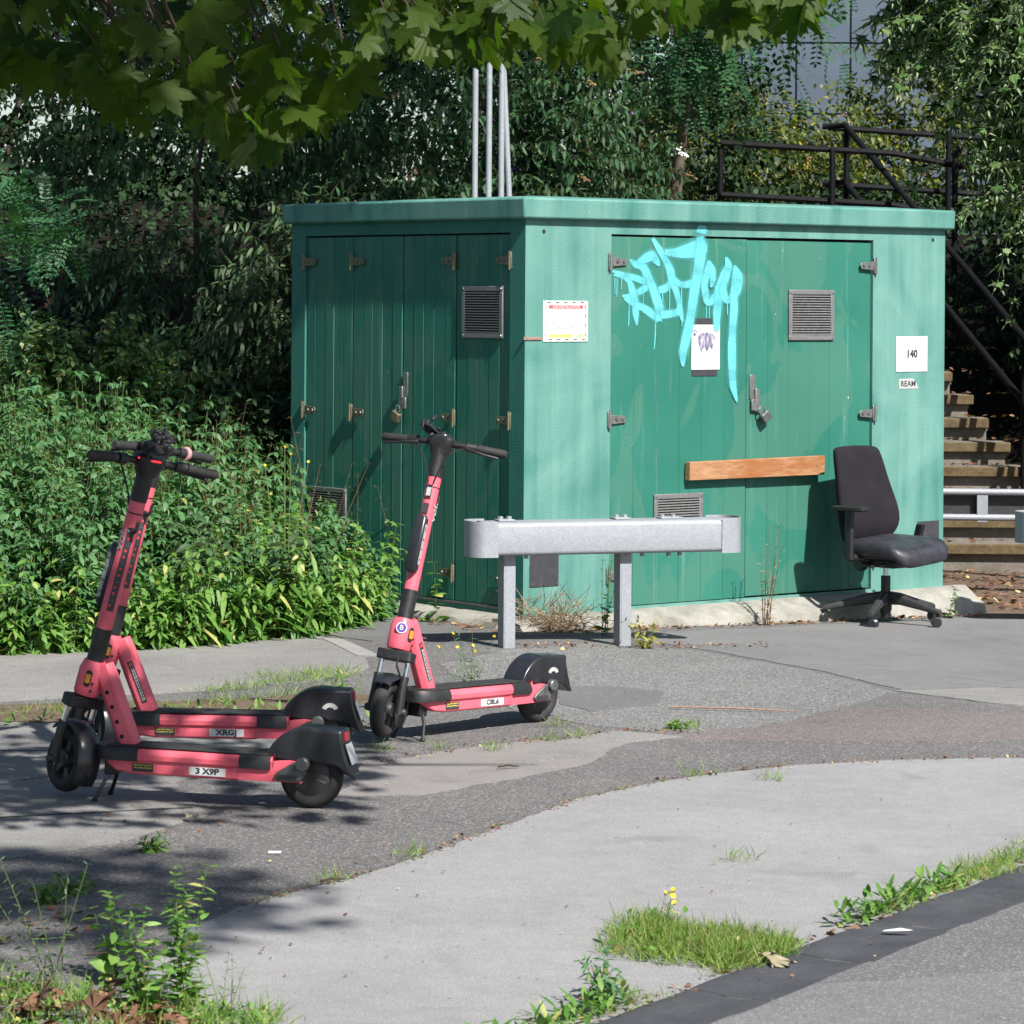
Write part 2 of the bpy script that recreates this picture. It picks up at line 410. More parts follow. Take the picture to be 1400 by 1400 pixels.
fy = np.concatenate([[-60, -10, 0, 4, 5.5], np.arange(6.2, 24, .12), np.arange(24.2, 32, .4), [34, 40, 60, 120, 400]])
g = grid_mesh('ground', fx, fy, lambda x, y: gz(x, y)-.0005*0, M['asph']); tag(g, kind='structure', label='worn dark asphalt forecourt')
b = grid_mesh('bank', np.concatenate([[-40, -20, -10, -7], np.arange(-5, 6.01, .15), [8, 12, 20, 40]]), np.concatenate([np.arange(15, 32, .15), [36, 45, 60]]),
              lambda x, y: gz(x, y)+bank(x, y)-.03, M['soil'], lambda x, y: bank(x, y) > .02)
tag(b, kind='structure', label='overgrown soil bank')
LAY = [0]
def patch(name, poly, m, off, jit=.02, seg=.12, label=None, soft=True):
    pts = []; n = len(poly); r2 = random.Random(hash(name) % 99 if False else sum(map(ord, name))+n)
    for i in range(n):
        a = Vector(poly[i]); c = Vector(poly[(i+1) % n]); k = max(1, int((c-a).length/seg*1.6)) if (c-a).length < 8 else 1
        for j in range(k):
            p = a.lerp(c, j/k); wob = .022*math.sin(p.x*5.3+p.y*3.1)+.012*math.sin(p.x*13+p.y*9); wob *= min(1, jit/.012)
            pts.append((p.x+wob*.6+r2.uniform(-jit, jit)*.55, p.y+wob+r2.uniform(-jit, jit)*.55))
    bm = bmesh.new(); vs = [bm.verts.new((x, y, 0)) for x, y in pts]; bm.faces.new(vs)
    xs = [p[0] for p in pts]; ys = [p[1] for p in pts]
    flat = name == 'road'
    if not flat and max(.8*x+.6*(y-16.5) for x, y in pts) > -.4:
        for k in range(int((max(ys)-min(ys))/.2)):
            bmesh.ops.bisect_plane(bm, geom=bm.verts[:]+bm.edges[:]+bm.faces[:], plane_co=(0, min(ys)+.2*(k+.5), 0), plane_no=(0, 1, 0))
        for k in range(int((max(xs)-min(xs))/.3)):
            bmesh.ops.bisect_plane(bm, geom=bm.verts[:]+bm.edges[:]+bm.faces[:], plane_co=(min(xs)+.3*(k+.5), 0, 0), plane_no=(1, 0, 0))
    bmesh.ops.triangulate(bm, faces=bm.faces)
    for v in bm.verts: v.co.z = off if flat else float(gz(v.co.x, v.co.y))+off
    bmesh.ops.recalc_face_normals(bm, faces=bm.faces)
    if sum(f_.normal.z for f_ in bm.faces) < 0: bmesh.ops.reverse_faces(bm, faces=bm.faces)
    ex = bmesh.ops.extrude_edge_only(bm, edges=[e for e in bm.edges if e.is_boundary])
    for v in [q for q in ex['geom'] if isinstance(q, bmesh.types.BMVert)]: v.co.z -= .02
    me = bpy.data.meshes.new(name); bm.to_mesh(me); bm.free()
    o = link(name, me, m, None); tag(o, kind='structure', label=label); return o
UP = [(-.98, 7.9), (-.93, 8.5), (-.86, 8.88), (-.76, 9.15), (-.59, 9.44), (-.39, 9.75), (-.17, 10.22), (.01, 10.65), (.27, 11.21), (.54, 11.56), (.83, 11.84), (1.11, 12.04), (1.54, 12.16), (1.98, 12.27), (4, 12.6)]
GD = Vector((.5337, .8457)); GN = Vector((.8457, -.5337)); G0 = Vector((.22, 7.71))     # gutter line and its side towards the road
def gp(k, s): p = G0+GD*k+GN*s; return (p.x, p.y)
patch('pavement', UP+[gp(4.6, 0), gp(-4.5, 0), (-1.6, 4)], M['conc'], .002, .012, .15, 'pale grey concrete pavement strip')
patch('pavement', [(-.60, 11.2), (-.35, 11.18), (.01, 11.62), (.29, 12.0), (.40, 12.42), (.16, 12.66), (-.2, 12.38), (-.56, 11.9)], M['pinkc'], .002, .02, .1, 'pinkish worn concrete patch')
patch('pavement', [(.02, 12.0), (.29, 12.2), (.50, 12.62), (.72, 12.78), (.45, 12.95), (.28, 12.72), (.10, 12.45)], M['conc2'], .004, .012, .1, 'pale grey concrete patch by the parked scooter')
patch('pavement', [(1.05, 13.1), (1.5, 13.75), (2.0, 13.6), (3.2, 13.4), (3.2, 12.85), (1.9, 12.72), (1.2, 12.62), (.5, 12.72), (.75, 12.9)], M['reda'], .002, .02, .1, 'reddish worn asphalt strip')
patch('pavement', [(1.72, 14.35), (2.1, 13.95), (3.4, 13.6), (3.4, 14.55), (2.2, 14.6)], M['conc2'], .004, .012, .1, 'pale concrete patch at the right')
patch('pavement', [(.05, 13.55), (.35, 13.1), (.75, 12.92), (1.02, 13.06), (1.48, 13.78), (1.72, 14.3), (1.45, 15.2), (.95, 16.05), (.45, 16.3), (.0, 15.9), (-.35, 15.2)], M['grav'], .002, .03, .12, 'coarse grey aggregate asphalt')
patch('pavement', [(.22, 13.75), (.35, 13.5), (.62, 13.75), (.70, 14.25), (.45, 14.4), (.2, 14.35)], M['patchdark'], .004, .02, .1, 'dark smooth asphalt patch')
patch('pavement', [(1.0, 16.1), (1.5, 15.2), (1.76, 14.42), (2.2, 14.65), (3.6, 14.6), (4.6, 18.5), (3.2, 18.7), (2.6, 18.6), (.5, 16.75)], M['asph2'], .0025, .02, .15, 'smooth grey asphalt in front of the green cabinet')
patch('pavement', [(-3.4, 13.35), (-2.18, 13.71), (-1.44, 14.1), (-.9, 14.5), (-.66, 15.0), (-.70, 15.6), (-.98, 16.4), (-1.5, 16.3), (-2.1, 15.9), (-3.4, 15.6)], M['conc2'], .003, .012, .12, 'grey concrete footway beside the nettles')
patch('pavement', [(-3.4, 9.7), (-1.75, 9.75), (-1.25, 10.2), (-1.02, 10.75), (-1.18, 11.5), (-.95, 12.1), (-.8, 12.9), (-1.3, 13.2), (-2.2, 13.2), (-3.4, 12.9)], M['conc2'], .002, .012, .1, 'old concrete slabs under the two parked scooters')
patch('pavement', [(-.74, 15.55), (-.62, 15.5), (-.86, 16.28), (-.97, 16.33)], M['strip'], .006, .004, .2, 'pale concrete edging strip')
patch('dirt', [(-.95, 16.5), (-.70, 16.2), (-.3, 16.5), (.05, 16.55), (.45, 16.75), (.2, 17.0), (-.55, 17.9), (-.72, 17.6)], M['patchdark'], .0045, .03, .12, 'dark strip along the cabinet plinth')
patch('dirt', [(2.35, 19.1), (2.9, 18.75), (3.5, 18.95), (5.2, 18.9), (5.2, 23.6), (1.8, 23.6), (1.6, 21.2)], M['dirt'], .004, .04, .15, 'leaf strewn dirt behind the cabinet')
patch('road', [gp(-5, .24), gp(7, .24), (14, 12), (30, 8), (30, -20), (-4, -20)], M['road'], -.012+.02, .006, .3, 'grey asphalt road')
patch('road', [gp(-3, .26), gp(.66, .26), (1.35, 8.3), (3, 8.2), (4, 2)], M['road2'], .012, .005, .3, 'paler asphalt road patch')
patch('dirt', [(-3.2, 12.95), (-1.4, 13.12), (-.78, 13.4), (-.52, 13.95), (-.72, 14.1), (-1.35, 13.8), (-3.2, 13.36)], M['dirt'], .0035, .03, .08, 'brown dirt band between the footway and the old slabs')
for k_, (a, c_, wd) in enumerate((((-2.2, 12.2), (-1.15, 12.3), .012), ((-1.9, 10.6), (-1.08, 10.9), .012), ((-1.75, 11.5), (-1.3, 11.9), .008))):
    a, c_ = Vector(a), Vector(c_); n_ = (c_-a).normalized(); n_ = Vector((-n_.y, n_.x))*wd/2
    patch('joint', [tuple(a+n_), tuple(c_+n_), tuple(c_-n_), tuple(a-n_)], M['gutter'] if wd > .009 else M['asph'], .0052, .003, .08, 'dark crack in the paving')
# dark channel stones between pavement and road
gut = empty('gutter', (0, 0, 0)); tag(gut, 'dark stone drainage channel along the road edge', None, None, 'structure')
k0 = -2.2; i = 0
while k0 < 5.6:
    L = .50+.06*random.random(); m_ = MB()
    prof = [(.0, .005), (.012, .0075), (.05, .0075), (.09, .006), (.13, .002), (.19, .003), (.235, .0088), (.252, .0085)]
    rings = []
    for k in [k0+.006+(L-.012)*q/9 for q in range(10)]:
        rings.append([(*gp(k, s_+.004*math.sin(9*k+i)+random.uniform(-.003, .003)), z_+.0012*math.sin(7*k+i)) for s_, z_ in prof]+[(*gp(k, .252), -.05), (*gp(k, 0), -.05)])
    m_.loft(rings); m_.build('channel_stone', M['gutter'], gut, 60, .004); k0 += L; i += 1

# ------------------------------------------------------------------ green cabinet
KC = (.07, 17.02); KA = R(90-51.4)
kiosk = empty('utility_kiosk', (KC[0], KC[1], 0), KA, 'large green utility cabinet with double doors, graffiti and a flat roof', 'kiosk')
KM = Matrix.Translation((KC[0], KC[1], 0)) @ Matrix.Rotation(KA, 4, 'Z')
W_, D_, Z0, Z1 = 3.205, 2.18, .045, 2.185
LM = Matrix(((0, 1, 0, 0), (1, 0, 0, 0), (0, 0, 1, 0), (0, 0, 0, 1)))    # swaps x and y: right-face coordinates to the left face
def ring(x0, x1, z0, z1, a0, a1, b0, b1, d):
    v = [(x0, 0, z0), (x1, 0, z0), (x1, 0, z1), (x0, 0, z1), (a0, 0, b0), (a1, 0, b0), (a1, 0, b1), (a0, 0, b1), (a0, d, b0), (a1, d, b0), (a1, d, b1), (a0, d, b1)]
    f = [(0, 1, 5, 4), (1, 2, 6, 5), (2, 3, 7, 6), (3, 0, 4, 7), (4, 5, 9, 8), (5, 6, 10, 9), (6, 7, 11, 10), (7, 4, 8, 11)]
    return v, f
v, f = ring(0, W_, Z0, Z1, .60, 2.605, .066, 2.10, .06)
mb = MB().add(v, f); mb.add([(W_, 0, Z0), (W_, D_, Z0), (W_, D_, Z1), (W_, 0, Z1), (0, D_, Z0), (0, D_, Z1)], [(0, 1, 2, 3), (1, 4, 5, 2)])
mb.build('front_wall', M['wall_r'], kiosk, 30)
v, f = ring(0, D_, Z0, Z1, .13, 2.045, .075, 2.10, .06)
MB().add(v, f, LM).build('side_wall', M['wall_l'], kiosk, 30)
MB().box(.055, W_-.05, .055, D_-.05, Z0+.005, Z1-.005).build('door_backing', M['void'], kiosk)
ov = .042
rf = MB().loft([[(-ov, -ov, 2.172), (W_+ov, -ov, 2.172), (W_+ov, D_+ov, 2.172), (-ov, D_+ov, 2.172)],
           [(-ov-.004, -ov-.004, 2.285), (W_+ov+.004, -ov-.004, 2.285), (W_+ov+.004, D_+ov+.004, 2.285), (-ov-.004, D_+ov+.004, 2.285)],
           [(.25, .25, 2.305), (W_-.25, .25, 2.305), (W_-.25, D_-.25, 2.305), (.25, D_-.25, 2.305)]])
roof = rf.build('roof', M['wall_f'], kiosk, 30, .012)
# drip shadow gap under the roof
def door(x0, x1, z0, z1, y, nb, T=None, widths=None, gap=.0012, bv=.004):
    d = MB().box(x0, x1, y+.022, y+.04, z0, z1, T).build('door', M['door'], kiosk, 30)
    xs = [x0+(x1-x0)*k/nb for k in range(nb+1)] if widths is None else widths
    for k in range(nb):
        dy = random.uniform(-.0012, .0012)
        MB().box(xs[k]+gap, xs[k+1]-gap, y+dy*(bv/.004), y+.0215, z0+.001, z1-.001, T).build('board', M['door'], d, 30, bv, 2)
    return d
dA = door(.604, 1.608, .068, 2.088, .006, 6, None, None, .0004, .0018); dB = door(1.620, 2.601, .072, 2.086, .016, 6, None, None, .0004, .0018)
ly = [.134, .612, .622, 1.100, 1.108, 1.578, 1.584, 2.040]
dl_ = [door(ly[2*k], ly[2*k+1], .088, 2.092, .012, 5, LM) for k in range(4)]
MB().box(.135, 2.04, -.006, .03, .076, .087, LM).build('threshold', M['alu'], kiosk)
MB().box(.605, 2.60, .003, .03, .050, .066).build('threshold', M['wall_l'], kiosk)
def hinge(x, z, y, s, T=None, m='steel'):        # s = +1: strap runs towards +x
    h = MB(); h.box(x-.014, x+.014, y-.011, y, z-.045, z+.045, T)
    o = h.build('hinge', M[m], kiosk, 30, .003)
    MB().prism([(x+s*.016, z-.026), (x+s*.016, z+.026), (x+s*.115, z+.018), (x+s*.122, z), (x+s*.115, z-.018)], y-.007, y-.001, T).build('strap', M[m], o, 30, .0015)
    for q in (.05, .095):
        MB().lathe([(0, .0), (.008, 0), (.010, -.004), (.010, -.006)], 8, (T if T else Matrix()) @ Matrix.Translation((x+s*q, y-.0125, z)) @ Matrix.Rotation(R(90), 4, 'X')).build('bolt', M['alu'], o)
    pin = MB().tube([(x-s*.002, y-.012, z-.05), (x-s*.002, y-.012, z+.05)], .007, 8, T).build('pin', M[m], o)
for x, s, y in ((.590, 1, .0), (2.618, -1, .0)):
    for z in (1.95, 1.09, .24): hinge(x, z, y, s)
for x, s in ((2.055, -1), (1.580, -1), (.618, 1), (.128, 1)):
    for z in (1.95, 1.09, .24): hinge(x, z, .003, s if x > 1 else s, LM, 'brass') if False else hinge(x, z, .004, -1 if x > 1 else 1, LM, 'brass')
def vent(x0, x1, z0, z1, y, T=None, n=16):
    fr = MB(); t = .028
    for a in ((x0, x1, z1-t, z1), (x0, x1, z0, z0+t), (x0, x0+t, z0+t, z1-t), (x1-t, x1, z0+t, z1-t)):
        fr.box(a[0], a[1], y-.012, y, a[2], a[3], T)
    o = fr.build('vent', M['vent'], kiosk, 30, .003)
    MB().box(x0+t-.001, x1-t+.001, y-.0025, y-.0005, z0+t-.001, z1-t+.001, T).build('vent_back', M['void'], o)
    sl = MB(); h = (z1-z0-2*t)/n
    for k in range(n):
        zz = z0+t+k*h
        sl.add([(x0+t, y-.011, zz+.002), (x1-t, y-.011, zz+.002), (x1-t, y-.003, zz+h*.62), (x0+t, y-.003, zz+h*.62),
                (x0+t, y-.0125, zz+.004), (x1-t, y-.0125, zz+.004), (x1-t, y-.0045, zz+h*.7), (x0+t, y-.0045, zz+h*.7)],
               [(0, 1, 2, 3), (7, 6, 5, 4), (0, 4, 5, 1), (3, 2, 6, 7)], T)
    s_ = sl.build('louvre', M['vent'], o); tag(s_, kind='stuff')
    for cx in (x0+.014, x1-.014):
        for cz in (z0+.014, z1-.014):
            MB().lathe([(0, 0), (.006, 0), (.007, -.003)], 8, (T if T else Matrix()) @ Matrix.Translation((cx, y-.0155, cz)) @ Matrix.Rotation(R(90), 4, 'X')).build('screw', M['chrome'], o)
vent(1.938, 2.297, 1.518, 1.807, .015); vent(.919, 1.279, .385, .672, .005)
vent(.195, .553, 1.53, 1.812, .011, LM); vent(1.627, 1.994, .372, .649, .011, LM)
def hasp(x, z, y, T=None):
    o = MB().box(x-.022, x+.022, y-.006, y, z-.02, z+.12, T).build('hasp', M['steel'], kiosk, 30, .003)
    MB().box(x-.012+.024, x+.024+.024, y-.019, y-.007, z-.09, z+.04, T).build('handle', M['steel'], o, 30, .004)
    MB().box(x-.018, x+.020, y-.02, y-.0065, z-.085, z-.02, T).build('bracket', M['steel'], o, 30, .004)
    return o
hasp(1.662, 1.205, .014); hasp(1.068, 1.21, .010, LM)
def padlock(M4, label, tilt):
    T = M4 @ Matrix.Rotation(tilt, 4, 'Y')
    p = empty('padlock', T.translation); tag(p, label, 'padlock', 'padlocks on the cabinet doors')
    Q = T.to_3x3().to_4x4()
    MB().box(-.032, .032, -.016, .016, -.085, -.032, Q).build('body', M['alu'] if 'front' in label else M['brass'], p, 30, .005)
    MB().tube([(-.02, 0, -.035), (-.02, 0, -.01), (-.012, 0, .004), (0, 0, .008), (.012, 0, .004), (.02, 0, -.01), (.02, 0, -.035)], .005, 8, Q).build('shackle', M['chrome'], p)
padlock(KM @ Matrix.Translation((1.70, -.022, 1.135)), 'grey padlock hanging from the front double door hasp', R(-35))
padlock(KM @ Matrix.Translation((-.028, 1.085, 1.135)) @ Matrix.Rotation(R(-90), 4, 'Z'), 'tarnished padlock on the shaded side doors', R(25))
# printed signs, poster, notices
s1 = MB().box(.121, .434, -.005, -.001, 1.515, 1.735).build('warning_sign', M['white'], kiosk, 30, .002); tag(s1, 'white warning sign with red heading and hazard border')
hz = MB(); dk = MB()
for k in range(5):
    for zz in (1.723, 1.523):
        x = .145+k*.058+(0 if zz > 1.6 else .01); hz.add([(x, -.0056, zz), (x+.024, -.0056, zz), (x+.030, -.0056, zz+.007), (x+.006, -.0056, zz+.007)], [(0, 1, 2, 3)])
for k in range(4):
    for xx in (.137, .412):
        z = 1.54+k*.05; hz.add([(xx, -.0056, z), (xx+.006, -.0056, z+.004), (xx+.006, -.0056, z+.026), (xx, -.0056, z+.022)], [(0, 1, 2, 3)])
hz.build('border', plain('hazard_border_print', (.06, .07, .03), .6), s1)
quad_plane(.160, .398, 1.693, 1.712, -.0056).build('heading', M['inkred'], s1)
quad_plane(.160, .330, 1.538, 1.555, -.0056).build('footer', M['inkyel'], s1); quad_plane(.365, .398, 1.538, 1.555, -.0056).build('footer', M['inkyel'], s1)
RX = Matrix.Rotation(R(90), 4, 'X')
text_mesh('lettering', 'GAS INSTALLATION', .021, M['white'], s1, Matrix.Translation((.279, -.0062, 1.7025)) @ RX)
text_mesh('lettering', '0800 111 999', .022, M['inkblue'], s1, Matrix.Translation((.279, -.0058, 1.590)) @ RX)
s2 = MB().box(2.797, 3.057, -.005, -.001, 1.330, 1.538).build('number_sign', M['white'], kiosk, 30, .003); tag(s2, 'blank white square sign with small number')
text_mesh('lettering', '140', .062, M['ink'], s2, Matrix.Translation((2.925, -.0056, 1.434)) @ RX, bold=.003)
s3 = MB().prism([(2.824, 1.231), (2.985, 1.231), (2.968, 1.262), (2.945, 1.289), (2.824, 1.289)], -.002, -.0005).build('sticker', M['offwhite'], kiosk); tag(s3, 'torn sticker lettered REAM under the number sign')
text_mesh('lettering', 'REAM', .048, M['ink'], s3, Matrix.Translation((2.899, -.0026, 1.259)) @ RX, sx=1.05, bold=.001)
p1_ = MB().box(1.190, 1.402, .0005, .0035, 1.357, 1.607).build('poster', M['white'], kiosk); tag(p1_, 'white lost pet poster with a sketched head in a sleeve')
MB().box(1.213, 1.345, .001, .0035, 1.611, 1.643).build('tape', M['ink'], p1_); MB().box(1.196, 1.385, .001, .0035, 1.322, 1.354).build('tape', M['ink'], p1_)
sk = NT('faded_sketch_print'); sk.set(sk.ramp(sk.noise(55, sk.coord((1, 1, .4)), 4, .6), [(.35, (.07, .065, .10)), (.5, (.19, .17, .24)), (.66, (.45, .45, .46))]), .6)
MB().add([(1.235+.055*(1-math.cos(a))*1.2, 0.0, 1.53+.035*math.sin(a)) for a in [math.pi*k/8 for k in range(9)]]+[(1.352, 0, 1.50), (1.345, 0, 1.462), (1.325, 0, 1.485), (1.305, 0, 1.455), (1.285, 0, 1.482), (1.262, 0, 1.450), (1.245, 0, 1.49)], [tuple(range(16))]).build('sketch', sk.m, p1_)
pw = MB()
for a, c_, r_ in ((1.212, 1.553, .010), (1.200, 1.570, .005), (1.209, 1.577, .005), (1.219, 1.576, .005), (1.227, 1.567, .005)):
    pw.add([(a+r_*math.cos(q), 0.0, c_+r_*math.sin(q)) for q in [2*math.pi*k/8 for k in range(8)]], [tuple(range(8))])
pw.build('paw_print', plain('paw_ink', (.10, .10, .16), .6), p1_)
text_mesh('lettering', 'MISSING', .022, plain('pale_print', (.36, .36, .42), .6), p1_, Matrix.Translation((1.30, -.0003, 1.588)) @ RX)
bar = MB().prism([(1.142, .744), (2.180, .747), (2.183, .856), (1.146, .846)], -.045, -.004).build('wooden_bar', M['wood'], kiosk, 30, .003); tag(bar, 'weathered pine plank fixed across the double doors')
for xx, zz in ((1.20, .80), (1.35, .79), (1.85, .80), (2.12, .805)):
    MB().lathe([(0, 0), (.006, 0), (.007, -.002)], 8, Matrix.Translation((xx, -.0475, zz)) @ Matrix.Rotation(R(90), 4, 'X')).build('nail', M['rust'], bar)
for x0, x1, z0, z1 in ((.042, .241, .205, .385), (2.985, 3.166, .27, .445)):
    pl = MB().box(x0, x1, -.005, -.001, z0, z1).build('cover_plate', M['ink'], kiosk, 30, .002)
    for cx in (x0+.012, x1-.012):
        MB().lathe([(0, 0), (.005, 0), (.006, -.003)], 8, Matrix.Translation((cx, -.0085, z0+.015)) @ Matrix.Rotation(R(90), 4, 'X')).build('screw', M['alu'], pl)
MB().box(-.012, .113, -.007, -.0005, 1.524, 1.541).build('rusty_tab', M['rust'], kiosk, 30, .002)
for x, z in ((.125, 2.105), (3.10, 2.11)):
    MB().lathe([(0, 0), (.012, 0)], 10, Matrix.Translation((x, -.0008, z)) @ Matrix.Rotation(R(90), 4, 'X')).build('bolt_hole', M['void'], kiosk)
# graffiti strokes
GR = [[(0.606,1.9,0.0061),(0.664,1.885,0.0199),(0.732,1.871,0.026),(0.801,1.856,0.0275),(0.856,1.834,0.0306),(0.851,1.812,0.0306),(0.792,1.782,0.0275),(0.729,1.761,0.0229),(0.68,1.766,0.0076)],[(0.615,1.877,0.0046),(0.664,1.871,0.0138),(0.728,1.845,0.0199),(0.753,1.796,0.0306),(0.775,1.737,0.0306),(0.781,1.663,0.026),(0.789,1.6,0.0061)],[(0.694,1.755,0.0122),(0.763,1.722,0.0275),(0.842,1.696,0.0306),(0.912,1.656,0.0351),(0.952,1.629,0.0229)],[(0.732,1.963,0.0061),(0.773,1.938,0.0306),(0.83,1.924,0.0351),(0.88,1.85,0.0351),(0.921,1.768,0.0382),(0.951,1.693,0.0428),(0.947,1.622,0.0229)],[(0.781,1.945,0.0153),(0.84,1.968,0.0382),(0.894,1.984,0.0458),(0.929,1.955,0.0275),(0.949,1.929,0.0061)],[(0.893,2.085,0.0138),(0.938,2.033,0.0244),(0.988,1.97,0.0306),(1.029,1.903,0.0351),(1.035,1.843,0.0306),(0.99,1.806,0.0336),(0.94,1.798,0.0275)],[(1.029,1.888,0.0306),(1.07,1.799,0.0275),(1.096,1.724,0.0244),(1.111,1.663,0.0199),(1.124,1.618,0.0061)],[(0.961,1.659,0.0306),(1.031,1.667,0.0351),(1.086,1.678,0.0306),(1.091,1.709,0.0122)],[(1.054,1.859,0.0229),(1.11,1.829,0.0275),(1.19,1.837,0.0351),(1.271,1.872,0.0397),(1.312,1.906,0.0458),(1.311,1.967,0.0076)],[(0.978,2.008,0.0229),(1.068,2.005,0.0428),(1.169,2.018,0.0657),(1.249,2.034,0.084),(1.285,2.016,0.0306),(1.295,2.009,0.0076)],[(1.244,2.102,0.0306),(1.254,2.042,0.0458),(1.245,1.966,0.0504),(1.226,1.875,0.0458),(1.201,1.769,0.0413),(1.182,1.664,0.0413),(1.153,1.55,0.0413),(1.125,1.453,0.0382),(1.126,1.37,0.0061)],[(1.311,1.967,0.0076),(1.337,1.914,0.0306),(1.343,1.854,0.0275),(1.328,1.816,0.0076)],[(1.302,1.891,0.0306),(1.28,1.83,0.0275),(1.291,1.77,0.0336),(1.313,1.732,0.0306),(1.364,1.763,0.0382),(1.399,1.816,0.0428),(1.44,1.893,0.0458),(1.46,1.938,0.0351),(1.439,1.988,0.0061)],[(1.384,1.831,0.0306),(1.39,1.77,0.0397),(1.377,1.679,0.0382),(1.374,1.588,0.0229),(1.378,1.565,0.0061)],[(1.46,1.908,0.0229),(1.435,1.847,0.0306),(1.42,1.801,0.0336),(1.446,1.748,0.0336),(1.493,1.763,0.0397),(1.528,1.817,0.0428),(1.543,1.871,0.0367),(1.517,1.916,0.0229),(1.506,1.943,0.0046)],[(1.506,1.939,0.0107),(1.502,1.817,0.0306),(1.504,1.702,0.0351),(1.494,1.588,0.0351),(1.49,1.474,0.0367),(1.493,1.359,0.0367),(1.5,1.268,0.0321),(1.534,1.168,0.0046)],[(0.732,1.737,0.0046),(0.732,1.663,0.0046),(0.729,1.6,0.0038)],[(0.924,1.626,0.0053),(0.923,1.543,0.0046),(0.915,1.472,0.0038)],[(1.299,1.724,0.0038),(1.3,1.641,0.0031)],[(1.322,1.725,0.0038),(1.322,1.641,0.0031)],[(0.643,1.862,0.0038),(0.642,1.759,0.0031)],[(0.627,1.862,0.0038),(0.628,1.773,0.0031)],[(0.829,1.886,0.0038),(0.833,1.67,0.0031)],[(1.025,1.798,0.0038),(1.025,1.693,0.0031)],[(1.112,1.822,0.0038),(1.113,1.731,0.0031)],[(1.455,1.733,0.0046),(1.457,1.664,0.0038)],[(1.116,1.633,0.0038),(1.116,1.596,0.0031)],[(0.97,1.783,0.0046),(0.975,1.731,0.0031)],[(0.672,1.863,0.0038),(0.67,1.8,0.0031)],[(1.255,2.115,0.05),(1.26,2.14,0.045),(1.262,2.16,0.03)]]
gv = []; gf = []; ge = []
for k, st in enumerate(GR):
    P = [Vector((a, c_)) for a, c_, _ in st]; Wd = [w_ for *_, w_ in st]
    # Catmull-Rom resample
    PP = []; WW = []
    for i in range(len(P)-1):
        a, b_, c_, d_ = P[max(i-1, 0)], P[i], P[i+1], P[min(i+2, len(P)-1)]
        for j in range(5):
            t = j/5; PP.append(.5*((2*b_)+(c_-a)*t+(2*a-5*b_+4*c_-d_)*t*t+(3*b_-a-3*c_+d_)*t**3)); WW.append(Wd[i]*(1-t)+Wd[i+1]*t)
    PP.append(P[-1]); WW.append(Wd[-1]); y = .0026-.0004*(k % 16) if k < len(GR)-1 else -.0022
    base = len(gv)
    for i, p in enumerate(PP):
        t = (PP[min(i+1, len(PP)-1)]-PP[max(i-1, 0)]).normalized(); n = Vector((-t.y, t.x))
        h = WW[i]*.76; hx = n.x*h*1.3; hz_ = n.y*h
        for s_, e_ in ((-1.2, 0), (-.92, .18), (-.66, 1), (.66, 1), (.92, .18), (1.2, 0)):
            gv.append((p.x+hx*s_, y, p.y+hz_*s_)); ge.append(e_*(.52+.16*math.sin(i*.55+k)) if 0 < i < len(PP)-1 else 0.0 if len(st) > 4 else e_*.5)
    for i in range(len(PP)-1):
        for j in range(5):
            q = base+6*i+j; gf.append((q, q+1, q+7, q+6))
me = bpy.data.meshes.new('graffiti'); me.from_pydata(gv, [], gf); me.update()
at = me.attributes.new('edge', 'FLOAT', 'POINT'); at.data.foreach_set('value', ge)
gr = link('graffiti', me, M['graf'], kiosk); tag(gr, 'turquoise sprayed graffiti tag across the left front door')
# sloping concrete plinth round the foot of the cabinet
def plinth(a0, a1, T, flip):
    n = int((a1-a0)/.08); rings = []
    rr = random.Random(5+flip)
    for i in range(n+1):
        x = a0+(a1-a0)*i/n; j = lambda s_: rr.uniform(-s_, s_)
        wpt = lambda yy: (KM @ T @ Vector((x, yy, 0)))
        toe = -.20+.02*math.sin(3*x)+j(.01); p = wpt(toe); zt = float(gz(p.x, p.y))
        ring_ = [(x, .05, Z0+.004), (x, -.03+j(.006), Z0+.006+j(.003)), (x, -.11+j(.008), zt+.62*(Z0-zt)+.02+j(.008)), (x, toe+.02, zt+.30*(Z0-zt)+.015+j(.01)), (x, toe, zt-.03), (x, .05, zt-.05)]
        if x < 0 or i == 0:
            pass
        rings.append(ring_)
    return MB().loft(rings, T).build('plinth', M['plinth'], kiosk, 50)
plinth(-.17, W_+.16, Matrix(), 0); plinth(-.0, D_+.1, LM, 1)

# four galvanised conduits rising behind the roof
for k, (px, lean) in enumerate(((648, .0), (667, .0), (684, .0), (697, .05))):
    Y = 19.72+.05*k; X = (px-700)/4370*Y
    rt_ = ['leftmost', 'second from left', 'third from left', 'rightmost, slightly leaning'][k]
    p = MB().tube([(X, Y, tz(X, Y)-.05), (X, Y, 2.2), (X-lean*2.4, Y, 4.6)], .019, 12).build('conduit_pole', M['galv'], None)
    tag(p, f'{rt_} of four thin galvanised poles behind the green cabinet roof', 'pole', 'galvanised poles behind the cabinet')
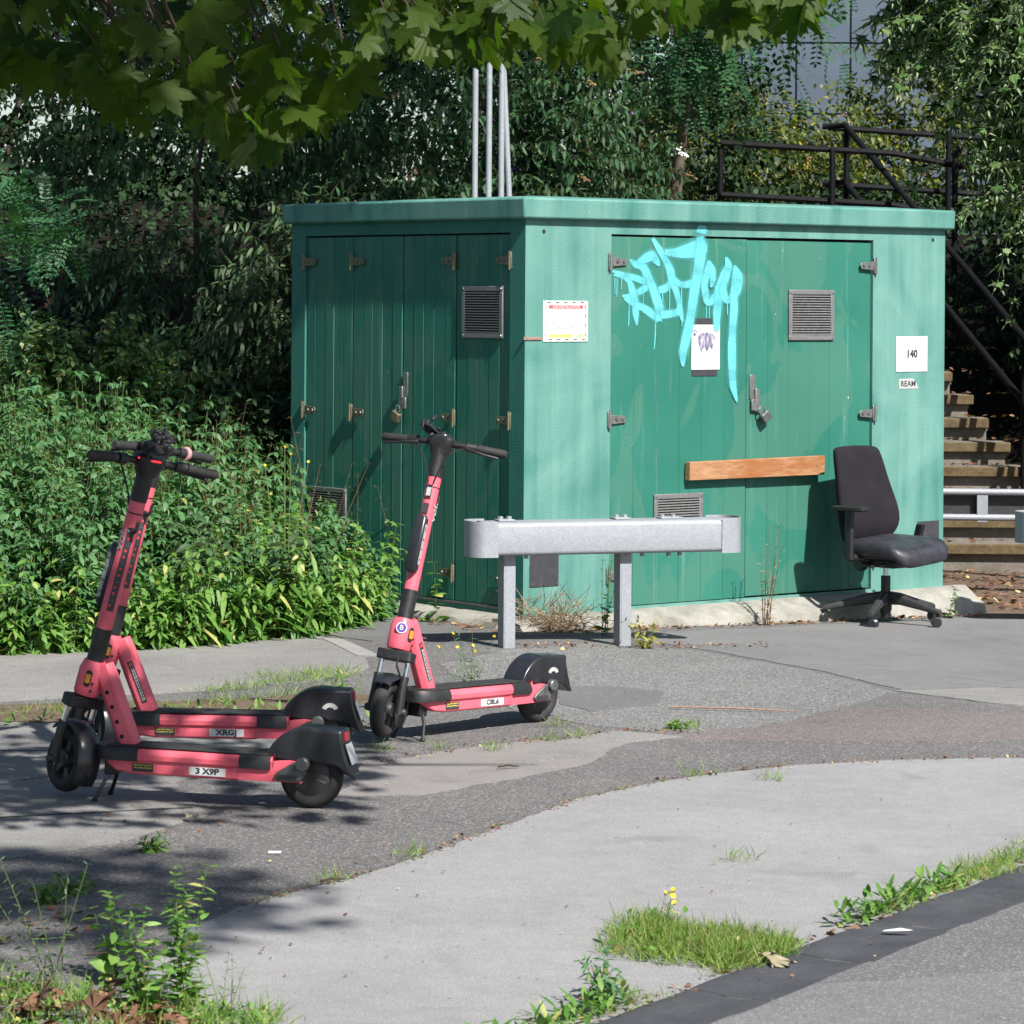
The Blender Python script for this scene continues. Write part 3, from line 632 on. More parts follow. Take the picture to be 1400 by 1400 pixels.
# ------------------------------------------------------------------ vehicle barriers
def rrect(w_, h_, r, n=4):
    pts = []
    for cx, cz, a0 in ((w_/2-r, h_/2-r, 0), (-w_/2+r, h_/2-r, 90), (-w_/2+r, -h_/2+r, 180), (w_/2-r, -h_/2+r, 270)):
        for k in range(n+1):
            a = R(a0+90*k/n); pts.append((cx+r*math.cos(a), cz+r*math.sin(a)))
    return pts
def barrier(loc, rz, x0, x1, posts, label, zb=.465):
    e = empty('crash_barrier', loc, rz, label, 'barrier', 'galvanised crash barriers')
    dp, ht = .22, .165; zc = zb+ht/2
    prof = rrect(dp, ht, .022)
    MB().loft([[(x, a, zc+c_) for a, c_ in prof] for x in (x0, x1)], cap=False).build('beam', M['galv'], e, 40)
    for sgn, xe in ((-1, x0), (1, x1)):
        out = []; inn = []
        r_ = dp/2+.004; L = .045
        path = [(xe-sgn*L, -r_-.001)]+[(xe+sgn*(.02+r_*.62*math.cos(a)), r_*math.sin(a)) for a in [R(-90+180*k/14) for k in range(15)]]+[(xe-sgn*L, r_+.001)]
        m_ = MB(); rings = []
        for x, y in path:
            d = Vector((x-xe, y)).normalized()*.004
            rings.append([(x, y, zb-.006), (x, y, zb+ht+.008), (x-d.x, y-d.y, zb+ht+.008), (x-d.x, y-d.y, zb-.006)])
        m_.loft(rings); m_.build('end_cap', M['galv'], e, 40)
    for xp in posts:
        p = MB(); g_ = -.12
        p.box(xp-.032, xp-.025, -.045, .045, g_, zb+.001); p.box(xp-.025, xp+.030, -.045, -.038, g_, zb+.001); p.box(xp-.025, xp+.030, .038, .045, g_, zb+.001)
        p.build('post', M['galv'], e, 30, .002)
        br = MB().box(xp-.05, xp+.035, -.02, .06, zb+ht+.001, zb+ht+.010).build('bracket', M['galv'], e, 30, .002)
        for q in (-.03, .015):
            MB().lathe([(0, .024), (.014, .024), (.014, .012), (.02, .010)], 6, Matrix.Translation((xp+q, .02, zb+ht))).build('bolt', M['galv'], br, 30)
        for q in (-.05, .06):
            MB().lathe([(.012, 0), (.012, -.018), (0, -.018)], 6, Matrix.Translation((xp+q+.02, -.06, zb))).build('bolt', M['galv'], br, 30)
    br = MB().box(x1-.34, x1-.22, -.02, .06, zb+ht+.001, zb+ht+.008).build('bracket', M['galv'], e, 30, .002)
    for q in (-.32, -.26):
        MB().lathe([(0, .02), (.012, .02), (.012, .008)], 6, Matrix.Translation((x1+q, .02, zb+ht))).build('bolt', M['galv'], br, 30)
        MB().lathe([(.012, 0), (.012, -.02), (0, -.02)], 6, Matrix.Translation((x1+q, -.07, zb))).build('bolt', M['galv'], br, 30)
    return e
barrier((-.015, 16.0, 0), math.atan2(.323, .946), -.13, 1.16, (0, .62), 'short galvanised box-beam barrier on two posts in front of the green cabinet')
barrier((3.35, 18.45, -.11), math.atan2(.2, .98), -.36, 1.0, (.25, .85), 'galvanised barrier end cut off by the right picture edge', .48)
gr_ = empty('guard_rail', (2.35, 20.7, -.15), R(-3), 'low galvanised two-rail guard rail before the concrete steps', 'guard rail')
for z in (.665, .50):
    MB().tube([(0, 0, z), (3.2, 0, z)], .022, 12).build('rail', M['galv'], gr_)
MB().box(.0, 3.2, .045, .053, .505, .66).build('web_plate', M['hub'], gr_)  # dark colour stands in for the shade inside the open beam
for x in (.70, 2.2):
    MB().box(x-.035, x+.035, -.012, .022, .47, .66).build('post', M['galv'], gr_, 30, .003)

# ------------------------------------------------------------------ concrete steps and black handrails
steps = empty('concrete_steps', (0, 0, 0), 0, 'weathered concrete steps climbing behind the right end of the cabinet', 'steps')
for i in range(14):
    y = 23+.3*i; xr = 4.15-.1*i if i < 3 else 3.85-.1*(i-3); z = .0+.17*i; q = random.uniform(-.01, .01)
    if i < 3: xr = 4.25
    s_ = MB().box(1.2, xr, y+.05, y+.42, z-.30, z-.003).build('step', M['step'], steps, 30, .012)
    MB().box(1.2, xr+.02+q*2, y-.01+q, y+.052, z-.075, z).build('nosing', M['nosing'], s_, 30, .008)
    MB().box(1.2, xr+.01, y+.053, y+.30, z-.10, z+.001).build('tread', M['step'], s_, 30, .005)
# MB().loft([[(4.0, 23.2, -.3), (4.12, 23.2, -.3), (4.12, 23.2, .25), (4.0, 23.2, .25)], [(3.0, 26.9, 1.6), (3.12, 26.9, 1.6), (3.12, 26.9, 2.45), (3.0, 26.9, 2.45)]]).build('side_wall', M['step'], steps)
def rail_at(i, dz): return (3.82-.1*(i-3), 23+.3*i, .17*i+dz)
hr = empty('handrail', (0, 0, 0), 0, 'black sloping handrail down the side of the steps', 'handrail')
for dz in (.98, .50):
    a, c_ = Vector(rail_at(-1, dz)), Vector(rail_at(13.2, dz))
    MB().tube([a, c_, c_+Vector((-.19, .02, -.012))], .026, 10).build('rail', M['handrail'], hr)
for i in (2.9, 8, 13.1):
    a = Vector(rail_at(i, .98)); MB().tube([a-Vector((0, 0, 1.25)), a-Vector((0, 0, .01))], .026, 10).build('post', M['handrail'], hr)
h2 = empty('handrail', (0, 0, 0), 0, 'long level black railing on the upper landing', 'handrail')
Y = 26.0
for za in (0, -.42):
    MB().tube([(1.69, Y, 3.02+za), (3.1, Y+.1, 2.95+za), (3.75, Y+.2, 2.84+za)], .026, 10).build('rail', M['handrail'], h2)
for x in (1.69, 2.60, 3.6):
    MB().tube([(x, Y+.03, 1.3), (x, Y+.03, 2.98)], .026, 10).build('post', M['handrail'], h2)
h3 = empty('handrail', (0, 0, 0), 0, 'highest black railing behind the sloping handrail top', 'handrail')
Y = 28.2
for za in (0, -.5):
    MB().tube([(2.78, Y, 3.27+za), (4.2, Y+.3, 3.20+za)], .027, 10).build('rail', M['handrail'], h3)
for x in (2.95, 3.85):
    MB().tube([(x, Y+.05, 1.8), (x, Y+.05, 3.25)], .027, 10).build('post', M['handrail'], h3)

# ------------------------------------------------------------------ distant clad building
bl = empty('building', (0, 0, 0), 0, 'blue-grey panelled building wall glimpsed through the leaves', 'building')
MB().box(2.5, 9.5, 46.0, 50, 2.0, 8.5).build('wall', M['cladjoint'], bl)
for i in range(9):
    for j in range(5):
        MB().box(2.5+i*.78+.012, 2.5+(i+1)*.78-.012, 45.94, 46.0, 3.4+j*1.02+.012, 3.4+(j+1)*1.02-.012).build('panel', M['cladding'], bl, 30, .006)

# ------------------------------------------------------------------ office chair
CP = (2.13, 18.12); cz = float(gz(*CP))
chair = empty('office_chair', (CP[0], CP[1], cz), math.atan2(-.72, .69), 'abandoned black office swivel chair with a torn vinyl seat by the cabinet', 'chair')
# local +x is the way the chair faces; -y is the near arm
def rsq(w_, d_, z, xo=0, r=.08, n=5):                 # rounded rectangle ring at height z
    return [(xo+a, c_, z) for a, c_ in rrect(d_, w_, r, n)]
seat = MB().loft([rsq(.40, .40, .395, .06, .10), rsq(.47, .48, .405, .06, .10), rsq(.49, .50, .435, .06, .10), rsq(.475, .49, .475, .06, .10), rsq(.42, .42, .488, .04, .10)])
for k, p in enumerate(seat.v):                         # waterfall front
    x, y, z = p; dz = -.05*max(0, (x-.17)/.14)**2+.012*math.sin(y*9); seat.v[k] = (x, y, z+dz-(.03 if x > .28 and z < .43 else 0))
s_ = seat.build('seat', M['leather'], chair, 60); s_.modifiers.new('sub', 'SUBSURF').render_levels = 2
MB().loft([rsq(.36, .36, .375, .03, .06), rsq(.40, .40, .396, .05, .08)]).build('seat_pan', M['black'], chair, 40)
# backrest: lofted slab with waist, curved and leaning back
back = MB(); rings = []
for z, wd, xo, th in ((.43, .26, -.195, .035), (.455, .36, -.19, .055), (.52, .47, -.185, .065), (.59, .51, -.195, .07), (.68, .49, -.21, .065), (.79, .44, -.23, .06), (.885, .41, -.247, .058), (.965, .39, -.265, .05), (1.0, .35, -.273, .032)):
    rg = []
    for a, c_ in rrect(wd, th, th*.45, 3):
        cv = .06*(a/.22)**2                            # wings wrap forward
        rg.append((xo+c_+cv, a, z))
    rings.append(rg)
back.loft(rings); b_ = back.build('backrest', M['fabric'], chair, 70); b_.modifiers.new('sub', 'SUBSURF').render_levels = 2
sb = MB().tube([(-.10, 0, .37), (-.20, 0, .385), (-.255, 0, .44), (-.27, 0, .60)], [.03, .035, .03, .02], 8).build('back_support', M['black'], chair)
for s_ in (-1, 1):
    y = s_*.285; zt = .645 if s_ < 0 else .55; ln = 0 if s_ < 0 else .05
    ar = MB().loft([[(-.03+a+ln*(z-.375)/.17, y+c_, z) for a, c_ in rrect(.055, .032, .012, 3)] for z in (.375, .45, (.45+zt)/2, zt)]).build('armrest', M['black'], chair, 40)
    MB().tube([(-.03, s_*.12, .375), (-.03, y, .385)], .022, 8).build('arm_bracket', M['black'], ar)
    if s_ < 0:
        MB().loft([[(a-.02, y+c_, z) for a, c_ in rrect(d_, w_, .03, 4)] for d_, w_, z in ((.20, .07, .646), (.24, .09, .654), (.24, .09, .668), (.20, .07, .674))]).build('arm_pad', M['black'], ar, 40)
mech = MB().cbox((.0, 0, .345), (.26, .17, .05)).build('tilt_mechanism', M['black'], chair, 30, .012)
MB().lathe([(0, 0), (.032, 0), (.036, .006), (.036, .05), (0, .05)], 16, Matrix.Translation((-.08, -.15, .335)) @ Matrix.Rotation(R(-90), 4, 'X')).build('tension_knob', M['black_gloss'], mech)
MB().tube([(.08, -.1, .345), (.10, -.26, .34)], .007, 8).build('lever', M['black'], mech)
MB().tube([(0, 0, .26), (0, 0, .33)], .014, 12).build('gas_lift', M['chrome'], chair)
MB().lathe([(.0, .27), (.027, .27), (.027, .16), (.034, .155), (.036, .08), (.028, .06), (.026, .035), (0, .035)], 16).build('column', M['black'], chair)
for k in range(5):
    a = R(72*k+8); ca, sa = math.cos(a), math.sin(a)
    lg = MB(); rings = []
    for r_, z, wd, h_ in ((.02, .145, .055, .075), (.10, .140, .050, .06), (.24, .108, .040, .04), (.345, .085, .034, .03), (.36, .080, .030, .022)):
        rings.append([(r_*ca-c_*sa, r_*sa+c_*ca, z+d_) for c_, d_ in rrect(wd, h_, min(wd, h_)*.3, 3)])
    l_ = lg.loft(rings).build('leg', M['hub'], chair, 40)
    T = Matrix.Translation((.345*ca, .345*sa, 0)) @ Matrix.Rotation(a+R(40+57*k), 4, 'Z')
    cs = MB().tube([(0, 0, .05), (0, 0, .09)], .009, 8, T).build('caster', M['black'], chair)
    for s_ in (-1, 1):
        MB().lathe([(0, 0), (.024, 0), (.029, .004), (.029, .018), (.024, .022), (0, .022)], 16, T @ Matrix.Translation((-.012, s_*.015-.011, .029)) @ Matrix.Rotation(R(-90), 4, 'X')).build('wheel', M['black_gloss'], cs)

# ------------------------------------------------------------------ rental scooters
WB, RW, RK = .88, .112, R(17)
def arc(cx, cz, r_, a0, a1, n): return [(cx+r_*math.cos(R(a0+(a1-a0)*k/n)), cz+r_*math.sin(R(a0+(a1-a0)*k/n))) for k in range(n+1)]
def cyl_patch(r_, a0, a1, z0, z1, T, n=6, lift=.0008):
    m_ = MB(); v = []
    for k in range(n+1):
        a = R(a0+(a1-a0)*k/n)
        v += [((r_+lift)*math.cos(a), (r_+lift)*math.sin(a), z0), ((r_+lift)*math.cos(a), (r_+lift)*math.sin(a), z1)]
    return m_.add(v, [(2*k, 2*k+2, 2*k+3, 2*k+1) for k in range(n)], T)
def tyre_prof(Rm, rm, w_): return [(Rm-rm*.75, -w_*.72), (Rm-rm*.2, -w_), (Rm+rm*.45, -w_*.88), (Rm+rm*.85, -w_*.5), (Rm+rm, 0), (Rm+rm*.85, w_*.5), (Rm+rm*.45, w_*.88), (Rm-rm*.2, w_), (Rm-rm*.75, w_*.72)]
def scooter(loc, yaw, lift, steer, plate, label, opts):
    root = empty('electric_scooter', (loc[0], loc[1], 0), yaw, label, 'scooter', 'coral pink rental scooters')
    T0 = Matrix.Rotation(-math.atan2(lift, WB), 4, 'Y') @ Matrix.Rotation(opts.get('lean', 0), 4, 'X')
    P = lambda mb_, name, m_, par=root, sm=35, bv=0, seg=2: (mb_.v.__setitem__(slice(None), [tuple(T0 @ Vector(p)) for p in mb_.v]), mb_.build(name, m_, par, sm, bv, seg))[1]
    RK = R(opts.get('rake', 15.2)); UPH = .045
    S = Matrix.Translation((WB, 0, RW)) @ Matrix.Rotation(-RK, 4, 'Y') @ Matrix.Rotation(steer, 4, 'Z')
    F = Matrix.Translation((WB, 0, RW)) @ Matrix.Rotation(-RK, 4, 'Y')
    AX = Matrix.Rotation(R(90), 4, 'X')
    # deck
    def sec(x, k=1, zb=.088, zt=.178, ins=0):
        pts = [(.070, zb), (.0765, zb+.006), (.0765, zb+.042), (.086, zb+.05), (.088, zt-.022), (.078, zt-.003), (.0, zt)]
        pts = [(a*k, z) for a, z in pts]
        return [(x, a, z) for a, z in pts]+[(x, -a, z) for a, z in reversed(pts[:-1])]
    deck = P(MB().loft([sec(.735, .55, .13), sec(.715, .82, .115), sec(.68, .97, .095), sec(.62, 1, .088), sec(.25, 1, .088), sec(.16, .98, .100), sec(.115, .90, .13)]), 'deck', M['pink'], root, 28, .003)
    def esec(x, k):
        pts = [(.0905*k, .134), (.0905*k, .157), (.079*k, .179), (0, .1815)]
        return [(x, a, z) for a, z in pts]+[(x, -a, z) for a, z in reversed(pts[:-1])]
    P(MB().loft([esec(.770, .42), esec(.762, .60), esec(.745, .78), esec(.715, .94), esec(.68, 1), esec(.60, 1)], cap=True), 'deck_nose', M['black'], deck, 40)
    P(MB().loft([esec(.235, 1), esec(.15, 1), esec(.125, .97)]), 'deck_tail', M['black'], deck, 40)
    P(MB().box(.135, .72, -.070, .070, .1795, .1832), 'grip_mat', M['rubber'], deck, 30, .001)
    # rear arms, brackets, knobs
    for s_ in (-1, 1):
        y = s_*.072
        arm = [(.24, .092), (.24, .135), (.17, .150), (.10, .165), (.06, .168), (.03, .165), (.045, .150), (.02, .135)]+arc(.0, .118, .028, 40, -60, 6)+[(.05, .094)]
        P(MB().prism(arm, y-.006, y+.006), 'rear_arm', M['pink'], deck, 30, .003)
        yo = s_*.084
        br = P(MB().prism([(.095, .098), (.112, .112), (.10, .128), (.045, .162), (.005, .172), (-.012, .160), (.0, .125), (.018, .098)], yo-.006, yo+.006), 'rear_bracket', M['alu'], root, 30, .004)
        P(MB().lathe([(0, .014), (.020, .014), (.024, .010), (.024, -.010), (0, -.010)], 18, Matrix.Translation((.008, yo+s_*.010, .160)) @ Matrix.Rotation(-s_*R(90), 4, 'X')), 'axle_knob', M['alu'], br, 35)
        P(MB().prism(rrect(.085, .020, .0095, 4) and [(.062+a, .113+c_) for a, c_ in rrect(.070, .016, .0075, 4)], yo+s_*.0062-.001, yo+s_*.0062+.002), 'bracket_slot', M['hub'], br)
    # rear fender
    fd = arc(0, RW+.008, .162, 158-180+50 if False else 22, 104, 10)
    fd = [(.138, .168)]+fd+[(-.115, .276), (-.120, .235), (-.134, .185), (-.158, .118), (-.135, .128), (-.105, .150), (-.085, .156)]+arc(0, RW, .055, 120, 60, 4)+[(.06, .160)]
    fe = P(MB().prism(fd, -.058, .058), 'rear_fender', M['black_gloss'], root, 30, .014, 3)
    P(MB().prism([(-.1165, .235), (-.1165, .268), (-.122, .266), (-.1235, .237)], -.028, .028), 'tail_light', M['redlens'], fe, 30, .001)
    P(MB().add([(-.1265, -.04, .228), (-.1265, .04, .228), (-.152, .04, .160), (-.152, -.04, .160)], [(0, 1, 2, 3)]), 'rear_plate', M['white'], fe)
    if opts.get('crescent', True):
        cr = arc(-.035, .195, .034, 25, 155, 8)+list(reversed(arc(-.035, .195, .018, 25, 155, 8)))
        P(MB().prism(cr, .0575, .0587), 'sticker', M['offwhite'], fe)
    # wheels
    def wheel(T, front):
        t = P(MB().lathe(tyre_prof(.088, .025, .030), 40, T @ AX), 'tyre', M['rubber'], None, 50)
        if front:
            h = MB().lathe([(.076, -.02), (.070, -.022), (.066, -.012), (.066, .012), (.070, .022), (.076, .02)], 32, T @ AX)
            for k in range(5):
                a = R(72*k+20); h.cbox((.045, 0, 0), (.05, .022, .03), T @ AX @ Matrix.Rotation(a, 4, 'Z') @ Matrix.Identity(4))
            h.lathe([(0, -.03), (.026, -.03), (.03, -.02), (.03, .02), (.026, .03), (0, .03)], 20, T @ AX)
        else:
            h = MB().lathe([(0, -.028), (.03, -.029), (.062, -.027), (.070, -.022), (.076, -.022), (.076, .022), (.070, .022), (.062, .027), (.03, .029), (0, .028)], 32, T @ AX)
        w_ = P(h, 'wheel', M['hub'], root, 35); t.parent = w_
        if not front:
            for k in range(3):
                a = R(120*k+40); P(MB().cbox((.045, .0285, 0), (.034, .002, .006), T @ Matrix.Rotation(a, 4, 'Y')), 'hub_rib', M['alu'], w_)
    wheel(Matrix.Translation((0, 0, RW)), False); wheel(S, True)
    # neck and strut
    nk = MB(); rings = []
    for z, a, c_ in ((.238, .040, .040), (.25, .044, .044), (.33, .044, .044), (.352, .038, .038), (.362, .034, .034)):
        rings.append([(x, y, z) for x, y in rrect(2*a, 2*c_, a*.75, 4)])
    nk.loft(rings, F); neck = P(nk, 'neck', M['pink'], root, 35)
    for s_ in (-1, 1):
        rf_ = P(MB().prism([(a-.006, .302+c_) for a, c_ in rrect(.024, .058, .010, 3)], s_*.0445-.003, s_*.0445+.003, F), 'reflector_housing', M['black'], neck, 30, .002)
        P(MB().prism([(a-.006, .302+c_) for a, c_ in rrect(.018, .032, .004, 2)], s_*.0475-.002, s_*.0475+.002, F), 'reflector', M['amber'], rf_)
        for q in (.288, .262):
            P(MB().lathe([(0, .003), (.004, .003), (.005, 0)], 8, F @ Matrix.Translation((-.026, s_*.045, q)) @ Matrix.Rotation(-s_*R(90), 4, 'X')), 'bolt', M['black'], neck)
    a_, c_ = Vector((WB-.118, 0, .448)), Vector((WB-.226, 0, .172))
    ax = (c_-a_).normalized(); px_ = Vector((ax.z, 0, -ax.x))
    hexs = [(-.036, -.014), (-.036, .014), (-.020, .031), (.022, .031), (.036, .014), (.036, -.014), (.022, -.031), (-.020, -.031)]
    st = P(MB().loft([[tuple(p+px_*u*k+Vector((0, w2*k, 0))) for u, w2 in hexs] for p, k in ((a_, .92), (a_.lerp(c_, .15), 1), (c_, 1.03))]), 'frame_strut', M['pink'], root, 30, .004)
    if opts.get('holes', False):
        for q in (.32, .50, .68, .86):
            p = a_.lerp(c_, q)-px_*.008
            P(MB().lathe([(0, 0), (.0075, 0)], 12, Matrix.Translation((p.x, .0326, p.z)) @ Matrix.Rotation(R(-90), 4, 'X')), 'bolt_hole', M['void'], st)
    else:
        u0, u1 = -.006, .014; pl = MB()
        for q0, q1 in ((.30, .86),):
            A, B = a_.lerp(c_, q0), a_.lerp(c_, q1)
            pl.add([tuple(A+px_*u0+Vector((0, .0328, 0))), tuple(A+px_*u1+Vector((0, .0328, 0))), tuple(B+px_*u1+Vector((0, .0328, 0))), tuple(B+px_*u0+Vector((0, .0328, 0)))], [(0, 1, 2, 3)])
        sk_ = P(pl, 'sticker', M['ink'], st); tx = MB()
        for row in (-.0005, .0065):
            q = .40
            while q < .83:
                l_ = random.uniform(.015, .05); A, B = a_.lerp(c_, q), a_.lerp(c_, q+l_)
                tx.add([tuple(A+px_*(row+d_)+Vector((0, .0332, 0))) for d_ in (0, .004)]+[tuple(B+px_*(row+d_)+Vector((0, .0332, 0))) for d_ in (.004, 0)], [(0, 1, 2, 3)]); q += l_+.008
        P(tx, 'print', M['offwhite'], sk_)
        p = a_.lerp(c_, .345); P(MB().lathe([(.003, 0), (.0065, 0)], 12, Matrix.Translation((p.x+px_.x*.004, .0334, p.z+px_.z*.004)) @ Matrix.Rotation(R(-90), 4, 'X')), 'print', M['redprint'], sk_)
    # fork, front fender
    fk = P(MB().loft([[(x+.004, y, z) for x, y in rrect(.066, .150, .016, 3)] for z in (.192, .232)], S), 'fork_crown', M['black'], root, 35, .004)
    for s_ in (-1, 1):
        y = s_*.056
        P(MB().tube([(.008, y, .125), (.008, y, .205)], .0105, 10, S), 'stanchion', M['chrome'], fk)
        P(MB().tube([(.0, y*1.05, -.012), (.004, y*1.05, .02), (.012, y, .08), (.010, y, .135)], [.020, .018, .0165, .0175], 10, S), 'fork_leg', M['black'], fk)
        P(MB().lathe([(0, .012), (.013, .012), (.016, .006), (.016, -.01)], 12, S @ Matrix.Translation((0, s_*.074, -.002)) @ Matrix.Rotation(-s_*R(90), 4, 'X')), 'axle_nut', M['hub'], fk)
    P(MB().tube([(.03, .02, .215), (.06, .03, .17), (.03, .045, .13), (.0, .05, .10)], .004, 6, S), 'brake_cable', M['black'], fk)
    fr = []; 
    for k in range(15):
        a = R(40+k*(178-40+25)/14); r_ = .128+.004*math.sin(k)*.0
        hw = .046 if k > 1 else .036
        fr.append([(r_*math.cos(a), hw, r_*math.sin(a)*1.0-.0), ((r_+.012)*math.cos(a), hw*.7, (r_+.012)*math.sin(a)), ((r_+.015)*math.cos(a), 0, (r_+.015)*math.sin(a)), ((r_+.012)*math.cos(a), -hw*.7, (r_+.012)*math.sin(a)), (r_*math.cos(a), -hw, r_*math.sin(a)),
                   ((r_-.003)*math.cos(a), -hw*.9, (r_-.003)*math.sin(a)), ((r_+.010)*math.cos(a), 0, (r_+.010)*math.sin(a)), ((r_-.003)*math.cos(a), hw*.9, (r_-.003)*math.sin(a))])
    P(MB().loft(fr, S), 'front_fender', M['black_gloss'], fk, 50)
    # stem
    S0 = S; SU = S @ Matrix.Translation((0, 0, UPH))
    stem = P(MB().lathe([(.0, .355), (.0285, .355), (.0285, .95), (0, .95)], 24, S), 'stem', M['pink'], root, 35)
    P(MB().lathe([(.0, .356), (.0312, .356), (.0312, .478), (0, .478)], 24, S), 'stem_band', M['black'], stem, 35)
    P(MB().lathe([(0, .893), (.0305, .893), (.031, .98), (.036, 1.01), (0, 1.01)], 24, SU), 'stem_collar', M['black'], stem, 35)
    P(MB().lathe([(.0287, .848), (.0300, .849), (.0300, .852), (.0287, .853)], 24, SU), 'seam_ring', M['black'], stem, 35)
    P(MB().tube([(-.024, .012, .795), (-.045, .014, .79), (-.055, .014, .80), (-.056, .014, .83)], [.009, .008, .007, .006], 8, SU), 'bag_hook', M['black'], stem)
    # number box on the front of the stem
    bx = P(MB().loft([[(.045+a, c_, z) for a, c_ in rrect(d_, w_, min(d_, w_)*.3, 3)] for d_, w_, z in ((.026, .038, .500), (.040, .052, .512), (.040, .052, .715), (.026, .038, .728))], SU), 'number_box', M['black_gloss'], stem, 40)
    P(MB().prism([(.047+a, .612+c_) for a, c_ in rrect(.020, .165, .008, 3)], .0262, .0268, SU), 'box_label', M['offwhite'], bx)
    for k, ch in enumerate(plate.replace(' ', '')):
        text_mesh('lettering', ch, .022, M['ink'], bx, T0 @ SU @ Matrix.Translation((.047, .0272, .672-.040*k)) @ Matrix.Rotation(R(90), 4, 'Y') @ Matrix.Rotation(R(90), 4, 'X') @ Matrix.Rotation(0, 4, 'Z') if False else T0 @ SU @ Matrix.Translation((.047, .0272, .672-.040*k)) @ Matrix.Rotation(R(180), 4, 'Z') @ Matrix.Rotation(R(90), 4, 'X') @ Matrix.Rotation(R(-90), 4, 'Z'))
    P(MB().prism([(.030, .740), (.030, .782), (.0335, .782), (.0335, .740)], -.013, .013, SU), 'front_light', M['ink'], stem)
    rh = P(MB().box(.0275, .031, -.012, .012, .800, .858, SU), 'reflector_housing', M['black'], stem, 30, .002)
    P(MB().box(.031, .0335, -.009, .009, .812, .846, SU), 'reflector', M['clearref'], rh)
    # lettering along the stem, read from the left of the scooter
    text_mesh('lettering', 'voi.', .056, M['offwhite'], stem, T0 @ SU @ Matrix.Translation((-.003, .0297, .755)) @ Matrix.Rotation(R(180), 4, 'Z') @ Matrix.Rotation(R(90), 4, 'X') @ Matrix.Rotation(R(90), 4, 'Z'), bold=.0015)
    if opts.get('panel', True):
        pn = P(cyl_patch(.0285, 128, 178, .50, .80, SU), 'sticker_panel', M['ink'], stem)
        for k in range(12):
            z = .515+k*.022; a = R(145+ (k*37 % 20)); m_ = (M['redprint'], M['alu'], M['redprint'])[k % 3]
            P(cyl_patch(.0285, 136+(k*29) % 14, 150+(k*29) % 14+(8 if k % 3 == 1 else 0), z, z+(.004 if k % 3 == 1 else .009), SU, 2, .0013), 'print', m_, pn)
        P(cyl_patch(.0285, 134, 172, .785, .793, SU, 3, .0013), 'print', M['offwhite'], pn)
    if opts.get('disc'):
        d_ = P(MB().lathe([(0, .0), (.022, .0)], 20, F @ Matrix.Rotation(R(40), 4, 'Z') @ Matrix.Translation((.0515, 0, .32)) @ Matrix.Rotation(R(90), 4, 'Y')), 'round_sticker', M['white'], neck)
        P(MB().lathe([(0, .0), (.0185, .0)], 20, F @ Matrix.Rotation(R(40), 4, 'Z') @ Matrix.Translation((.0522, 0, .32)) @ Matrix.Rotation(R(90), 4, 'Y')), 'print', M['purple'], d_)
        text_mesh('lettering', 'B', .028, M['white'], d_, T0 @ F @ Matrix.Rotation(R(40), 4, 'Z') @ Matrix.Translation((.0528, 0, .32)) @ Matrix.Rotation(R(90), 4, 'Z') @ Matrix.Rotation(R(90), 4, 'X'))
    # head unit and handlebar
    hd = P(MB().loft([[(x-.002, y, z) for x, y in rrect(a, c_, min(a, c_)*.35, 4)] for a, c_, z in ((.062, .062, .985), (.072, .090, 1.015), (.086, .115, 1.04), (.088, .110, 1.052), (.070, .085, 1.062))], SU), 'head_unit', M['black'], root, 40)
    P(MB().lathe([(0, .012), (.030, .012), (.034, .006), (.034, 0)], 24, SU @ Matrix.Translation((-.01, 0, 1.058)) @ Matrix.Rotation(R(-8), 4, 'Y')), 'display', M['black_gloss'], hd)
    if opts.get('led'):
        P(MB().tube([(-.046*math.cos(a)-.0, .060*math.sin(a), 1.046) for a in [R(-70+140*k/10) for k in range(11)]], .0032, 6, SU), 'status_light', M['redled'], hd)
    hb = P(MB().tube([(-.035, -.262, 1.032), (-.020, -.16, 1.036), (0, -.06, 1.034), (0, .06, 1.034), (-.020, .16, 1.036), (-.035, .262, 1.032)], .0125, 12, SU), 'handlebar', M['black'], root, 50)
    for s_ in (-1, 1):
        gr2 = P(MB().tube([(-.0222, s_*.150, 1.0355), (-.0345, s_*.258, 1.032), (-.0355, s_*.268, 1.0318)], [.0175, .0175, .0135], 14, SU), 'grip', M['rubber'], hb, 50)
        P(MB().tube([(-.012, s_*.105, 1.035), (-.0205, s_*.142, 1.0355)], .020, 12, SU), 'switch_clamp', M['black'], hb, 40)
        P(MB().tube([(.005, s_*.10, 1.026), (.018, s_*.135, 1.018), (.010, s_*.19, 1.010), (-.006, s_*.243, 1.006)], [.008, .006, .0055, .006], 8, SU), 'brake_lever', M['black'], hb)
    if opts.get('bell'):
        P(MB().lathe([(.0176, 0), (.026, .002), (.028, .012), (.024, .020), (.0176, .021)], 20, SU @ Matrix.Translation((-.018, -.128, 1.035)) @ Matrix.Rotation(R(90), 4, 'X')), 'bell', plain('dusty_pink_plastic', (.42, .22, .23), .5), hb)
    for s_ in (-1, 1):
        P(MB().tube([(.008, s_*.10, 1.024), (.045, s_*.075, 1.0), (.050, s_*.045, .96), (.034, s_*.020, .90), (.030, s_*.012, .865)], .0035, 6, SU), 'brake_cable', M['black'], hb)
    ph = MB(); rr = random.Random(opts.get('seed', 1))
    TH = SU @ Matrix.Translation((-.005, opts.get('phy', 0), 1.075)) @ Matrix.Rotation(R(-25), 4, 'Y') @ Matrix.Rotation(R(opts.get('phr', 20)), 4, 'Z')
    ph.cbox((0, 0, 0), (.05, .085, .012), TH)
    for s_ in (-1, 1):
        for q in (-.03, -.01, .012, .032):
            ph.cbox((q*.8, s_*.048, .012+rr.uniform(0, .012)), (.010, .012, .034), TH @ Matrix.Rotation(rr.uniform(-.4, .4), 4, 'X'))
